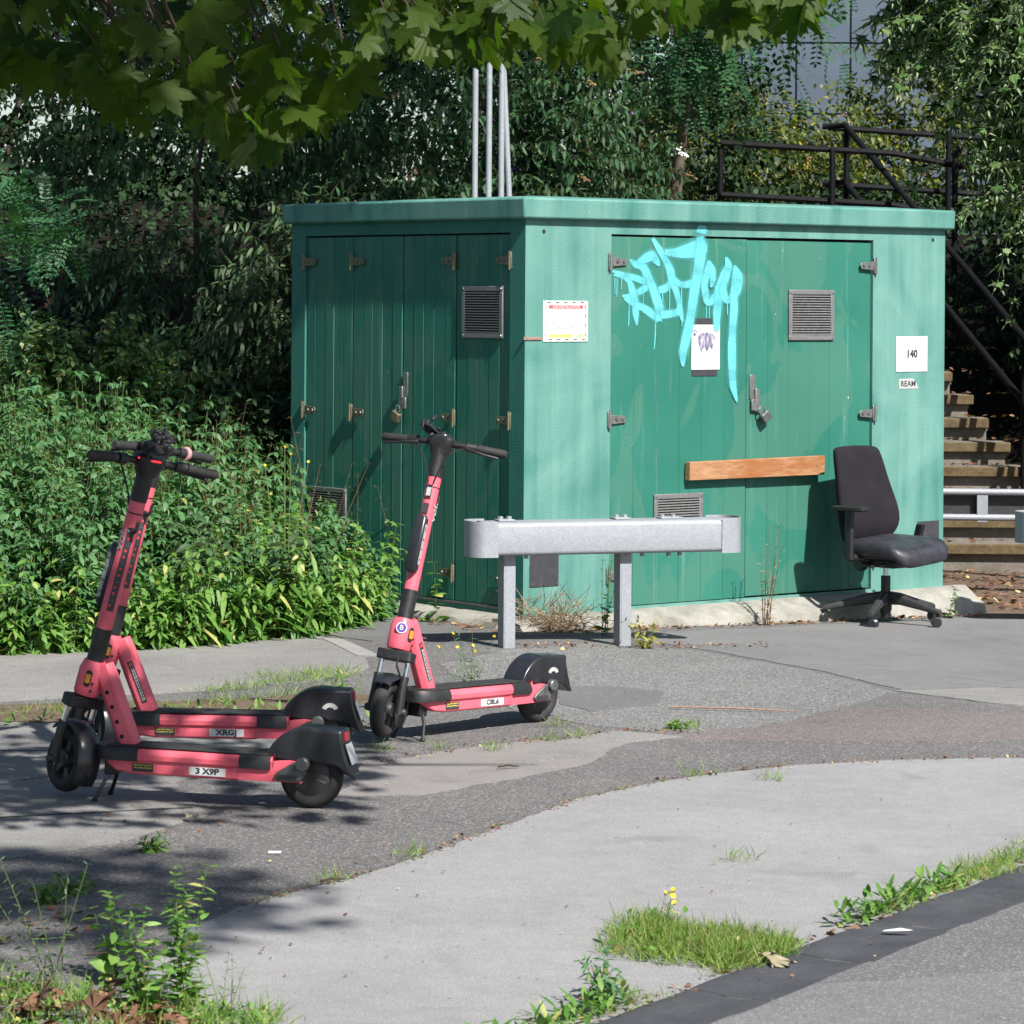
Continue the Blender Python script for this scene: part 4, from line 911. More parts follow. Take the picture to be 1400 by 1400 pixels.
    for q in range(5):
        ph.cbox((rr.uniform(-.03, .03), rr.uniform(-.04, .04), .012), (.012, .045, .010), TH @ Matrix.Rotation(rr.uniform(-.8, .8), 4, 'Z'))
    ph.tube([(0, 0, -.005), (0, 0, -.03)], .012, 8, TH)
    P(ph, 'phone_holder', M['black'], root, 30, .0015, 1)
    # kickstand
    kx = WB-.168
    ks = P(MB().box(kx-.022, kx+.022, -.045, .045, .075, .128), 'kickstand', M['black'], root, 30, .005)
    zf = -(kx+.03)*lift/WB
    for s_ in (-1, 1):
        P(MB().tube([(kx, s_*.036, .085), (kx+.012, s_*.060, .055), (kx+.040, s_*.082, zf+.006)], .0068, 8), 'leg', M['black'], ks)
        P(MB().tube([(kx+.038, s_*.080, zf+.012), (kx+.042, s_*.084, zf+.001)], .010, 8), 'foot', M['rubber'], ks)
    # number plates and report stickers on both flanks
    for s_ in (1,):
        pl = P(MB().box(.285, .415, s_*.0775-.001, s_*.0775+.001, .098, .126), 'number_plate', M['white'], deck, 30)
        pl.data.transform(Matrix.Identity(4))
        text_mesh('lettering', plate, .028, M['ink'], pl, T0 @ Matrix.Translation((.350, s_*.0790, .1125)) @ Matrix.Rotation(R(180), 4, 'Z') @ RX, sx=1.2, bold=.0012)
        st_ = P(MB().box(.545, .620, s_*.0775-.001, s_*.0775+.001, .098, .126), 'report_sticker', M['ink'], deck, 30)
        text_mesh('lettering', 'Report this scooter on\nvoiscooters.com/report', .0088, M['yellowprint'], st_, T0 @ Matrix.Translation((.5825, s_*.0788, .1165)) @ Matrix.Rotation(R(180), 4, 'Z') @ RX, sx=.78)
    return root
scooter((-.676, 10.94), R(167.5), .020, R(-38), '3 X9P', 'front coral pink electric scooter with plate 3 X9P nearest the camera', dict(holes=True, led=True, seed=3, phr=20, crescent=False, rake=14))
scooter((-.705, 12.02), R(178), .008, R(-36), 'XRGJ', 'coral pink electric scooter with plate XRGJ behind the nearest one', dict(bell=True, seed=5, rake=13))
scooter((.112, 13.19), R(-132.9), .020, R(24), 'C8L6', 'coral pink electric scooter with plate C8L6 standing alone by the barrier', dict(disc=True, seed=9, phr=60, phy=-.05, panel=False))
# ------------------------------------------------------------------ vegetation
def nrm(a): return a/np.maximum(np.linalg.norm(a, axis=-1, keepdims=True), 1e-9)
def tmpl_leaf(wd, droop=.15, fold=.12):
    y = [0, .22, .55, .82, 1]; h = [0, .42*wd, .5*wd, .27*wd, 0]
    z = [-droop*t*t for t in y]; V = [(0, y[0], z[0])]; F = []
    for k in (1, 2, 3): V += [(-h[k], y[k], z[k]+fold*h[k]), (0, y[k], z[k]), (h[k], y[k], z[k]+fold*h[k])]
    V.append((0, 1, z[4]))
    F = [(0, 2, 1), (0, 3, 2), (1, 2, 5, 4), (2, 3, 6, 5), (4, 5, 8, 7), (5, 6, 9, 8), (7, 8, 10), (8, 9, 10)]
    return np.array(V, float), F
def tmpl_mid(wd, droop=.15, fold=.12):
    V = [(0, 0, 0), (-.44*wd, .28, -droop*.08+fold*.4*wd), (0, .28, -droop*.08), (.44*wd, .28, -droop*.08+fold*.4*wd), (-.38*wd, .66, -droop*.43+fold*.38*wd), (0, .66, -droop*.43), (.38*wd, .66, -droop*.43+fold*.38*wd), (0, 1, -droop)]
    return np.array(V, float), [(0, 2, 1), (0, 3, 2), (1, 2, 5, 4), (2, 3, 6, 5), (4, 5, 7), (5, 6, 7)]
def tmpl_low(wd, droop=.15, fold=.15):
    V = [(0, 0, 0), (-.5*wd, .42, -droop*.18+fold*.5*wd), (0, .5, -droop*.25), (.5*wd, .42, -droop*.18+fold*.5*wd), (0, 1, -droop)]
    return np.array(V, float), [(0, 2, 1), (0, 3, 2), (1, 2, 4), (2, 3, 4)]
def tmpl_fan(per, droop=.2, cup=.15):
    V = [(0, .18, 0)]+[(x, y, -droop*y*y-cup*x*x) for x, y in per]; n = len(per)
    return np.array(V, float), [(0, 1+(k+1) % n, 1+k) for k in range(n)]
def palm(lobes, inner, jag=None):
    out = []
    for k, (a, r_) in enumerate(lobes):
        a = R(a)
        if jag:
            da = jag
            out += [(a-da*1.15, r_*.60), (a-da*.95, r_*.76), (a-da*.55, r_*.74), (a-da*.42, r_*.88), (a-da*.12, r_*.9), (a, r_), (a+da*.12, r_*.9), (a+da*.42, r_*.88), (a+da*.55, r_*.74), (a+da*.95, r_*.76), (a+da*1.15, r_*.60)]
        else: out += [(a-.10, r_*.7), (a, r_), (a+.10, r_*.7)]
        if k < len(lobes)-1: out.append(((a+R(lobes[k+1][0]))/2, inner))
    return [(r_*math.sin(a), .18+r_*math.cos(a)) for a, r_ in out]
T_LANCE = tmpl_mid(.30, .25); T_OV = tmpl_mid(.62, .18); T_OVW = tmpl_mid(.85, .12); T_WEED = tmpl_mid(.48, .35, .25); T_LOW = tmpl_low(.62, .2); T_LOWW = tmpl_low(.85, .15); T_TINY = tmpl_low(.2, .3); T_BLADE = tmpl_low(.055, .45); T_STRAW = tmpl_low(.024, .35); T_NARROW = tmpl_leaf(.16, .3)
T_MAPLE = tmpl_fan([(0.03, 0)]+palm([(105, .42), (55, .62), (0, .80), (-55, .62), (-105, .42)], .22)[::-1]+[(-.03, 0)], .3)
def tmpl_pinnate(n=7):
    V = []; F = []
    def leaflet(p, ang, l_):
        ca, sa = math.cos(ang), math.sin(ang); b = len(V)
        for u, v_, z in ((0, 0, 0), (.38, -.24, -.03), (.75, -.2, -.06), (1, 0, -.1), (.75, .2, -.06), (.38, .24, -.03)):
            x, y = u*l_, v_*l_; V.append((p[0]+x*ca-y*sa, p[1]+x*sa+y*ca, p[2]+z*l_))
        F.extend([(b, b+1, b+2, b+3), (b, b+3, b+4, b+5)])
    for k in range(n):
        y = .16+.78*k/(n-1); z = -.28*y*y
        leaflet((.006, y, z), R(22), .17); leaflet((-.006, y, z), R(158), .17)
    leaflet((0, .96, -.26), R(90), .17)
    b = len(V); V += [(-.006, 0, 0), (.006, 0, 0), (.004, .5, -.07), (-.004, .5, -.07), (.003, .97, -.265), (-.003, .97, -.265)]; F += [(b, b+1, b+2, b+3), (b+3, b+2, b+4, b+5)]
    return np.array(V, float), F
T_PIN = tmpl_pinnate()
def scatter(name, tmpl, P, D, N, S, m, parent=None, rnd=None):
    V, F = tmpl; P = np.asarray(P, float); n = len(P); D = nrm(np.asarray(D, float)); X = nrm(np.cross(D, N)); Nn = np.cross(X, D)
    S = np.broadcast_to(np.asarray(S, float), (n,))
    v = P[:, None, :]+S[:, None, None]*(V[None, :, 0:1]*X[:, None, :]+V[None, :, 1:2]*D[:, None, :]+V[None, :, 2:3]*Nn[:, None, :])
    return raw_mesh(name, v.reshape(-1, 3), F, len(V), n, m, parent, np.repeat(rng.random(n) if rnd is None else rnd, len(V)))
def raw_mesh(name, v, F, k, n, m, parent, rnd):
    lens = np.array([len(f) for f in F]); loop = np.concatenate([np.array(f) for f in F])
    allv = (loop[None, :]+(np.arange(n)*k)[:, None]).reshape(-1)
    tot = np.tile(lens, n); start = np.concatenate([[0], np.cumsum(tot)[:-1]])
    me = bpy.data.meshes.new(name); me.vertices.add(len(v)); me.vertices.foreach_set('co', v.astype(np.float32).reshape(-1))
    me.loops.add(len(allv)); me.loops.foreach_set('vertex_index', allv.astype(np.int32))
    me.polygons.add(len(tot)); me.polygons.foreach_set('loop_start', start.astype(np.int32))
    me.update(calc_edges=True)
    at = me.attributes.new('rnd', 'FLOAT', 'POINT'); at.data.foreach_set('value', rnd.astype(np.float32))
    me.polygons.foreach_set('use_smooth', np.ones(len(tot), bool))
    return link(name, me, m, parent)
def stems_mesh(name, C, rad, m, parent=None):      # C (n, k, 3) centre lines -> three-sided tubes
    n, k, _ = C.shape; a = np.array([0, 2.094, 4.189]); ring = np.stack([np.cos(a), np.sin(a), np.zeros(3)], -1)
    tap = np.linspace(1, .35, k)
    v = C[:, :, None, :]+ring[None, None]*(np.broadcast_to(np.asarray(rad, float).reshape(-1, 1), (n, 1))*tap)[:, :, None, None]
    F = []
    for i in range(k-1):
        for j in range(3): F.append((i*3+j, i*3+(j+1) % 3, (i+1)*3+(j+1) % 3, (i+1)*3+j))
    return raw_mesh(name, v.reshape(-1, 3), F, 3*k, n, m, parent, np.zeros(n*k*3))
UPV = np.array([0, 0, 1.])
def shoots(P0, D0, L, nodes, droop, per=2, leaf=.08, ldroop=.4, s0=.1, taper=.4, jit=.25):
    n = len(P0); s = np.linspace(s0, 1, nodes); D0 = nrm(D0); L = np.broadcast_to(L, (n,))
    C = P0[:, None, :]+D0[:, None, :]*(s[None, :, None]*L[:, None, None]) - UPV*(droop*(s**2)[None, :, None]*L[:, None, None])
    tan = nrm(D0[:, None, :]-UPV*(2*droop*s)[None, :, None])
    side = nrm(np.cross(tan, nrm(rng.normal(size=(n, 1, 3))))); s2 = np.cross(tan, side)
    Ps, Ds, Ns, Ss = [], [], [], []
    ph = (np.arange(nodes) % 2)[None, :, None]*1.571+rng.random((n, 1, 1))*6
    for k in range(per):
        a = ph+k*2*math.pi/per+rng.normal(size=(n, nodes, 1))*jit
        lat = np.cos(a)*side+np.sin(a)*s2
        d = nrm(lat*.85+tan*.35-UPV*ldroop+rng.normal(size=(n, nodes, 3))*.15)
        Ps.append(C); Ds.append(d); Ns.append(nrm(np.broadcast_to(UPV, d.shape)+lat*.35+rng.normal(size=d.shape)*.3))
        Ss.append(leaf*(1-taper*s)[None, :]*rng.uniform(.75, 1.2, (n, nodes)))
    c = lambda q: np.concatenate([x.reshape(-1, x.shape[-1]) for x in q])
    full = np.concatenate([P0[:, None, :], C], 1)
    return c(Ps), c(Ds), c(Ns), np.concatenate([x.reshape(-1) for x in Ss]), full
def ell_shoots(c, r_, n, front=.75):
    u = nrm(rng.normal(size=(n, 3))); u[:, 1] = np.where(rng.random(n) < front, -np.abs(u[:, 1]), u[:, 1])
    k = rng.uniform(.45, 1.0, n)**.6
    return np.array(c)+u*np.array(r_)*k[:, None], u
def trunk_stems(base, c, r_, n, rad, parent, m='bark'):
    t = MB(); rr = random.Random(int(abs(base[0]*100)+n))
    for k in range(n):
        e = Vector((c[0]+rr.uniform(-.7, .7)*r_[0], c[1]+rr.uniform(-.7, .7)*r_[1], c[2]+rr.uniform(.1, .7)*r_[2]))
        b0 = Vector(base)+Vector((rr.uniform(-.1, .1), rr.uniform(-.1, .1), -.1)); mid = b0.lerp(e, .5)+Vector((rr.uniform(-.15, .15), rr.uniform(-.15, .15), .2))
        t.tube([b0, b0.lerp(mid, .5)+Vector((rr.uniform(-.06, .06), 0, .05)), mid, mid.lerp(e, .6), e], [rad, rad*.85, rad*.65, rad*.45, rad*.15], 6)
    return t.build('trunk', M[m], parent, 60)
def shrub(name, label, cat, base, c, r_, n, tmpl, m, leaf=.10, L=.5, nodes=8, droop=.35, ldroop=.45, per=2, group=None, flowers=None, front=.75, stems=2, up=.5):
    root = empty(name, (base[0], base[1], base[2]), 0, label, cat, group); off = np.array(base)
    P0, u = ell_shoots(c, r_, n, front); P0 -= nrm(u)*L*.4
    D0 = nrm(u+UPV*up+rng.normal(size=u.shape)*.3)
    P, D, N, S, C = shoots(P0, D0, rng.uniform(.7, 1.25, n)*L, nodes, droop, per, leaf, ldroop)
    crown = scatter('crown', tmpl, P-off, D, N, S, M[m], root)
    tag(stems_mesh('twigs', (C if base[1] < 26 else C[::3, ::3])-off, .004, M['twig'], crown), kind='stuff')
    trunk_stems((0, 0, 0), np.array(c)-off, r_, stems, .03, root, 'twig')
    if flowers:
        k, mats = flowers; idx = rng.choice(n, k, replace=False)
        for mi, mt in enumerate(mats):
            ii = idx[mi::len(mats)]; tip = C[ii, -1]-off; pre = C[ii, -2]-off; d = nrm(tip-pre+1e-6)
            fl = MB()
            for a, dd in zip(tip, d):
                a = Vector(a); dd = Vector(dd); q = rng.uniform(.06, .14)
                for s_ in range(26):
                    t = rng.random(); p = a+dd*q*t+Vector(rng.normal(size=3))*.012*(1.1-t); z = .006
                    fl.add([p+Vector((z, 0, 0)), p+Vector((0, z, z)), p+Vector((-z, 0, z*.5)), p+Vector((0, -z, -z))], [(0, 1, 2), (0, 2, 3), (0, 3, 1), (1, 3, 2)])
            f_ = fl.build('flower_spike', M[mt], root, None); tag(f_, kind='stuff')
    return root
G1 = 'shrubs crowding the bank'
def B(x, y): return (x, y, tz(x, y))
# buddleja bushes
bf = lambda k: (k, ('spent', 'spent', 'lilac'))
shrub('buddleja_bush', 'tall dark buddleja with brown flower spikes behind the galvanised poles', 'bush', B(-.35, 21.6), (-.35, 21.3, 2.5), (1.15, .9, 1.9), 620, T_LANCE, 'budd', .125, .55, 9, .45, .5, 2, G1, bf(44))
shrub('buddleja_bush', 'arching pale-leaved buddleja against the left cabinet corner', 'bush', B(-1.25, 20.2), (-1.25, 20.05, 1.45), (.62, .5, 1.0), 300, T_LANCE, 'budd2', .115, .5, 9, .5, .5, 2, G1, (10, ('spent',)))
shrub('buddleja_bush', 'deeply shaded buddleja at the upper left of the bank', 'bush', B(-2.2, 21.9), (-2.2, 21.9, 2.7), (1.1, .9, 1.7), 420, T_LANCE, 'budd', .12, .5, 9, .45, .5, 2, G1, bf(20))
shrub('buddleja_bush', 'buddleja with long grey leaves above the cabinet roof centre', 'bush', B(.35, 22.3), (.38, 22.0, 2.4), (.72, .8, 1.35), 400, T_LANCE, 'budd', .125, .55, 9, .45, .5, 2, G1, (40, ('spent', 'whitefl', 'spent', 'lilac')))
shrub('buddleja_bush', 'sunlit leggy buddleja behind the railing with rusty spikes', 'bush', B(2.6, 30.2), (2.5, 30.0, 2.5), (1.3, .7, 1.15), 380, T_LANCE, 'olive', .14, .6, 9, .3, .3, 2, G1, (50, ('spent',)))
# dense dark leafy masses further back
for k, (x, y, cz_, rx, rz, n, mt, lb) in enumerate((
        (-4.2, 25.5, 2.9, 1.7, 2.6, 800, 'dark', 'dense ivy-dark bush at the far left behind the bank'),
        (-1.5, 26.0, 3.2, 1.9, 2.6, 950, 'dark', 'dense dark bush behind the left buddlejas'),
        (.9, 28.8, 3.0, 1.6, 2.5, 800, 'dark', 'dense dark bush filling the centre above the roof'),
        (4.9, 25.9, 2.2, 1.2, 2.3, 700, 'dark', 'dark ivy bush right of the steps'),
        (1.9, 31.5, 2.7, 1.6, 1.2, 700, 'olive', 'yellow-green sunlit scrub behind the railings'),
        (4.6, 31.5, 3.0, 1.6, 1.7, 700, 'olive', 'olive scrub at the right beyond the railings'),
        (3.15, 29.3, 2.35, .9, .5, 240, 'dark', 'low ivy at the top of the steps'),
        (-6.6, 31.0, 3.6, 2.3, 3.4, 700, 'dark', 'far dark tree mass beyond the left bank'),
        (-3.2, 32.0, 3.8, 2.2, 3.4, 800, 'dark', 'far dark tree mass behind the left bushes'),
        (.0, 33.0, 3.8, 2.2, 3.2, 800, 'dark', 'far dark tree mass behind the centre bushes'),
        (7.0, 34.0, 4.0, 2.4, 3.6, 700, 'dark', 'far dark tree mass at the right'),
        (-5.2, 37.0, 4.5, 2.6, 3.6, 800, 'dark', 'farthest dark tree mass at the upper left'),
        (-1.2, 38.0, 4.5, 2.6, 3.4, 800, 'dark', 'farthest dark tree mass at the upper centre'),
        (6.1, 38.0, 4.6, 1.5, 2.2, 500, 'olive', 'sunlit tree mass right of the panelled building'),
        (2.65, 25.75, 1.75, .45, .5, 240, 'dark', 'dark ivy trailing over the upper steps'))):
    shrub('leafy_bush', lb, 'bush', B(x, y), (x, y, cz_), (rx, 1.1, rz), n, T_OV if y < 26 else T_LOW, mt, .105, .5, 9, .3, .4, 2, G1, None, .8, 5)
shrub('leafy_bush', 'dark shrub with glossy leaves overhanging the black stair handrail', 'bush', B(4.75, 24.9), (4.70, 24.9, 1.95), (.60, .7, 1.5), 380, T_OV, 'dark', .085, .5, 9, .3, .4, 2, G1, None, .8, 4)
# brambles and bindweed mound at left, above the nettles
shrub('bramble_bush', 'sunlit bramble and bindweed mound at the left picture edge', 'bush', B(-2.75, 19.9), (-2.7, 19.6, .95), (.95, .6, .68), 460, T_OVW, 'bramble', .07, .4, 9, .35, .3, 2, G1, None, .85, 3)
shrub('bramble_bush', 'shaded bramble thicket between the nettles and the cabinet', 'bush', B(-1.2, 19.2), (-1.45, 19.3, .62), (.80, .5, .55), 300, T_OVW, 'dark', .065, .4, 9, .35, .3, 2, G1, None, .85, 3)  # dark leaf material puts the thicket's shade into its colour
shrub('bramble_bush', 'bramble tangle behind the nettles at left of centre', 'bush', B(-2.0, 20.4), (-2.0, 20.3, .90), (.7, .5, .65), 280, T_OVW, 'budd', .07, .4, 9, .35, .3, 2, G1, None, .85, 3)  # darker than the sunlit brambles: shade painted in by leaf colour

def tree(name, label, base, c, r_, n, tmpl, m, leaf, L, nodes, droop, ldroop, per, trunk_r, front=.6):
    root = empty(name, base, 0, label, 'tree', 'small trees on the bank'); off = np.array(base)
    P0, u = ell_shoots(c, r_, n, front); D0 = nrm(u+rng.normal(size=u.shape)*.4)
    P, D, N, S, C = shoots(P0, D0, rng.uniform(.7, 1.2, n)*L, nodes, droop, per, leaf, ldroop)
    cr = scatter('crown', tmpl, P-off, D, N, S, M[m], root); tag(stems_mesh('twigs', C-off, .005, M['twig'], cr), kind='stuff')
    t = MB(); top = Vector(c)-Vector(base); rr = random.Random(n)
    t.tube([(0, 0, -.2), (top.x*.3, top.y*.3, top.z*.4), (top.x*.7, top.y*.7, top.z*.75), tuple(top)], [trunk_r, trunk_r*.8, trunk_r*.55, trunk_r*.2], 10)
    for k in range(9):
        a = Vector((top.x*.7, top.y*.7, top.z*.75)).lerp(top, rr.random()); e = top+Vector((rr.uniform(-.8, .8)*r_[0], rr.uniform(-.8, .8)*r_[1], rr.uniform(-.6, .7)*r_[2]))
        t.tube([a, a.lerp(e, .5)+Vector((0, 0, .1)), e], [trunk_r*.35, trunk_r*.2, trunk_r*.06], 6)
    t.build('trunk', M['bark'], root, 60); return root
tree('robinia_tree', 'robinia with feathery pinnate leaves above the cabinet roof and railing', (1.1, 23.0, tz(.9, 23)), (1.3, 22.4, 3.95), (.75, .7, .40), 46, T_PIN, 'robin', .40, .5, 5, .35, .5, 2, .06)
tree('robinia_tree', 'young robinia whose fronds reach in at the left picture edge', (-3.6, 18.6, tz(-3.6, 18.6)), (-3.12, 18.4, 2.02), (.42, .3, .28), 34, T_PIN, 'robin', .30, .4, 5, .3, .3, 2, .04)
tree('maple_tree', 'cut-leaved maple with pale drooping foliage at the upper right', (4.6, 21.5, tz(4.6, 21.5)), (3.45, 20.9, 3.75), (.85, .8, .7), 170, T_MAPLE, 'maple', .23, .55, 8, .55, .6, 2, .07)
tree('maple_tree', 'lower drooping maple sprays beside the black handrail', (4.5, 20.9, tz(4.5, 20.9)), (3.45, 20.6, 2.55), (.32, .35, .32), 22, T_MAPLE, 'maple', .16, .4, 7, .55, .6, 2, .04)

# ------------------------------------------------------------------ plane tree: trunk off to the left, boughs over the camera's view
pl = empty('plane_tree', (-4.3, 8.6, 0), 0, 'large plane tree whose lobed leaves hang across the top of the picture', 'tree')
po = Vector((-4.3, 8.6, 0)); t = MB()
t.tube([(0, 0, -.2), (.03, 0, 1.5), (.10, .05, 3.2), (.2, .1, 5.0), (.4, .4, 7.2)], [.34, .27, .23, .17, .08], 14)
t.build('trunk', M['bark'], pl, 60)
bmb = MB(); bough = [Vector((.12, .05, 3.4)), Vector((1.2, .2, 3.75)), Vector((2.6, .55, 3.6)), Vector((4.0, .7, 3.25)), Vector((5.3, .9, 2.98)), Vector((5.9, 1.0, 2.9))]
bmb.tube(bough, [.11, .09, .065, .045, .022, .008], 8)
b2 = [Vector((.1, .05, 4.2)), Vector((1.6, -1.2, 5.0)), Vector((3.6, -2.2, 5.4)), Vector((5.4, -2.8, 5.2))]; bmb.tube(b2, [.12, .09, .06, .02], 8)
b3 = [Vector((.15, .1, 4.8)), Vector((1.5, 3, 5.8)), Vector((3.0, 6.5, 6.3)), Vector((4.0, 9.5, 6.4))]; bmb.tube(b3, [.12, .09, .06, .02], 8)
b5 = [Vector((3.0, 6.5, 6.3)), Vector((4.2, 6.6, 6.5)), Vector((5.6, 6.4, 6.3))]; bmb.tube(b5, [.05, .04, .015], 8)  # limb added to carry an unseen leaf clump placed to shade the brambles
b4 = [Vector((.12, .05, 3.8)), Vector((1.6, .1, 4.4)), Vector((3.2, -.1, 4.6)), Vector((4.8, -.3, 4.5))]; bmb.tube(b4, [.10, .08, .05, .02], 8)
bmb.build('bough', M['bark'], pl, 60)
lob = [(112, .44), (60, .72), (0, .86), (-60, .72), (-112, .44)]
half = [(0, 1.0), (5, .86), (8, .80), (10, .83), (14, .70), (19, .64), (21, .67), (25, .50), (31, .66), (34, .64), (39, .78), (42, .80), (50, .96), (55, .82), (60, .76), (64, .79), (70, .62), (77, .46), (85, .54), (90, .52), (98, .68), (106, .56), (113, .54), (120, .40), (136, .34), (152, .24)]
per = [(.88*r_*math.sin(R(a)), .24+.80*r_*math.cos(R(a))) for a, r_ in reversed(half)]+[(-.88*r_*math.sin(R(a)), .24+.80*r_*math.cos(R(a))) for a, r_ in half[1:]]+[(0, .08)]
pm = []
for q in range(4):
    V, F = tmpl_fan([(x*(.92+.06*q)+random.uniform(-.012, .012), y+random.uniform(-.012, .012)) for x, y in per], .10+.20*q, .05+.16*(q % 3))
    me = bpy.data.meshes.new('leaf'); me.from_pydata([tuple(p) for p in V]+[(-.008, 0, 0), (.008, 0, 0), (.006, -.28, .05), (-.006, -.28, .05)], [], F+[(len(V), len(V)+1, len(V)+2, len(V)+3)]); me.update()
    at = me.attributes.new('rnd', 'FLOAT', 'POINT'); at.data.foreach_set('value', [.2+.2*q]*len(me.vertices))
    me.materials.append(M['plane_v']); me.polygons.foreach_set('use_smooth', np.ones(len(me.polygons), bool)); pm.append(me)
# lowest hanging leaf along the bough: (picture-left to right) x at 9.4 m -> z of the lower fringe
FXp = np.array([-1.75, -1.5, -1.32, -1.2, -1.08, -.98, -.86, -.74, -.62, -.52, -.40, -.25, -.10, .02, .18, .30, .38, .50, .60, .72, .80, .95])
FZp = np.array([2.32, 2.36, 2.30, 2.28, 2.14, 2.30, 2.12, 2.08, 2.20, 2.27, 2.42, 2.45, 2.40, 2.46, 2.38, 2.36, 2.48, 2.53, 2.46, 2.47, 2.50, 2.60])
tw = MB(); nleaf = 0; rr = random.Random(12); rest = []
while nleaf < 860:
    X = rr.uniform(-1.8, .90); Y = rr.uniform(8.5, 10.4); k = Y/9.4
    zl = 1.75+(float(np.interp(X, FXp, FZp))-1.75)*k; top = 1.75+1.0*k
    z = zl+.10+(top-zl)*rr.random()**1.15 if rr.random() > .3 else zl+.10+rr.uniform(0, .07)
    if z < zl+.08 or (X > .1 and rr.random() < .25): continue
    Xk = X*k; s_ = rr.choice((rr.uniform(.06, .10), rr.uniform(.085, .135)))
    d = Vector((rr.gauss(.10, .6), rr.gauss(-.15, .45), rr.uniform(-1.1, -.3))).normalized()
    n_ = Vector((rr.gauss(0, .55), rr.gauss(-.15, .7), rr.uniform(.15, 1.0)))
    x_ = d.cross(n_).normalized(); n_ = x_.cross(d); nleaf += 1
    if nleaf <= 296:
        mt = Matrix((x_, d, n_)).transposed().to_4x4(); mt.translation = Vector((Xk, Y, z))-po
        o = bpy.data.objects.new('leaf', pm[rr.randrange(4)]); col.objects.link(o); o.parent = pl; o.matrix_local = mt @ Matrix.Scale(s_*1.08, 4)
    else: rest.append((Xk, Y, z, *d, *n_, s_))
    if nleaf % 4 == 0:
        p = Vector((Xk, Y, z))-po-d*.03; u = Vector((p.x-rr.uniform(.12, .35), p.y+rr.uniform(-.1, .1), p.z+rr.uniform(.25, .5))); tw.tube([u, u.lerp(p, .5)+Vector((0, 0, .03)), p], [.005, .0035, .0018], 5)
for k in range(330):
    d = Vector((rr.gauss(.1, .6), rr.gauss(-.1, .5), rr.uniform(-1, -.2))).normalized(); n_ = Vector((rr.gauss(0, .5), rr.gauss(0, .6), rr.uniform(.3, 1))); rest.append((rr.uniform(-2.6, -.35), rr.uniform(8.4, 10.4), rr.uniform(2.85, 3.5), *d, *n_, rr.uniform(.08, .13)))
rest = np.array(rest); tag(scatter('leaf_spray', tmpl_fan(per, .3, .15), rest[:, :3]-np.array(po), rest[:, 3:6], rest[:, 6:9], rest[:, 9], M['plane'], pl), kind='stuff')
for k in range(9):
    x0 = -1.9+k*.3; p = Vector((x0, 9.2+.3*math.sin(k*2.1), 3.05))-po
    tw.tube([p, p+Vector((.12, .05, -.18)), p+Vector((.22, -.04, -.38)), p+Vector((.27, .0, -.52))], [.009, .007, .005, .003], 6)
tag(tw.build('twig', M['twig'], pl, 60), kind='stuff')
# the crown above, out of view, shades the bank and the lower left
def crown_pts(n, regions):
    out = []
    tot = sum(r_[2] for r_ in regions)
    for c, rad, wgt in regions:
        k = int(n*wgt/tot); u = nrm(rng.normal(size=(k, 3)))*rng.random((k, 1))**(1/2.5)
        out.append(np.array(c)+u*np.array(rad))
    return np.concatenate(out)
CR = [((-2.6, 7.4, 4.7), (2.2, 1.6, .9), 2.2), ((-.6, 6.4, 5.4), (1.6, 1.3, .8), 1.7), ((1.1, 5.3, 4.9), (.85, .9, .5), .55), ((-.25, 7.75, 4.6), (1.3, .75, .5), .6),
      ((-.7, 18.3, 6.3), (2.3, 1.5, .9), 3.6), ((1.2, 19.4, 6.6), (1.2, .9, .7), 1.2), ((.55, 15.4, 6.3), (1.0, .9, .5), .9), ((-4.2, 12, 7.0), (2.0, 3.0, 1.0), 1.0), ((-4.2, 8.6, 7.4), (2.2, 2.2, 1.2), 1.0)]
P = crown_pts(6800, CR); n = len(P)
D = nrm(rng.normal(size=(n, 3))*np.array([1, 1, .4])-UPV*.5); N = nrm(UPV+rng.normal(size=(n, 3))*.35)
V, F = tmpl_fan([(x, y) for x, y in palm([(105, .42), (55, .68), (0, .84), (-55, .68), (-105, .42)], .38)], .3, .15)
scatter('crown', (V, F), P-np.array(po), D, N, rng.uniform(.17, .25, n), M['plane'], pl)

# ivy carpeting the bank
n = 34000; X = rng.uniform(-7, 8.5, n); Y = rng.uniform(19.4, 29, n); k = (bank(X, Y) > .12) & ~((X > 1.15) & (X < 4.1) & (Y > 22.8) & (Y < 27)); X, Y = X[k], Y[k]; n = len(X)
iv = scatter('ivy_carpet', T_LOWW, np.stack([X, Y, gz(X, Y)+bank(X, Y)+rng.uniform(-.02, .22, n)], -1), np.stack([rng.normal(0, .7, n), rng.normal(-.3, .5, n), rng.normal(-.3, .4, n)], -1), np.stack([rng.normal(0, .3, n), rng.normal(-.5, .3, n), np.ones(n)], -1), rng.uniform(.04, .085, n), M['dark']); tag(iv, 'dark ivy carpeting the bank between the bushes', 'plants', None, 'stuff')
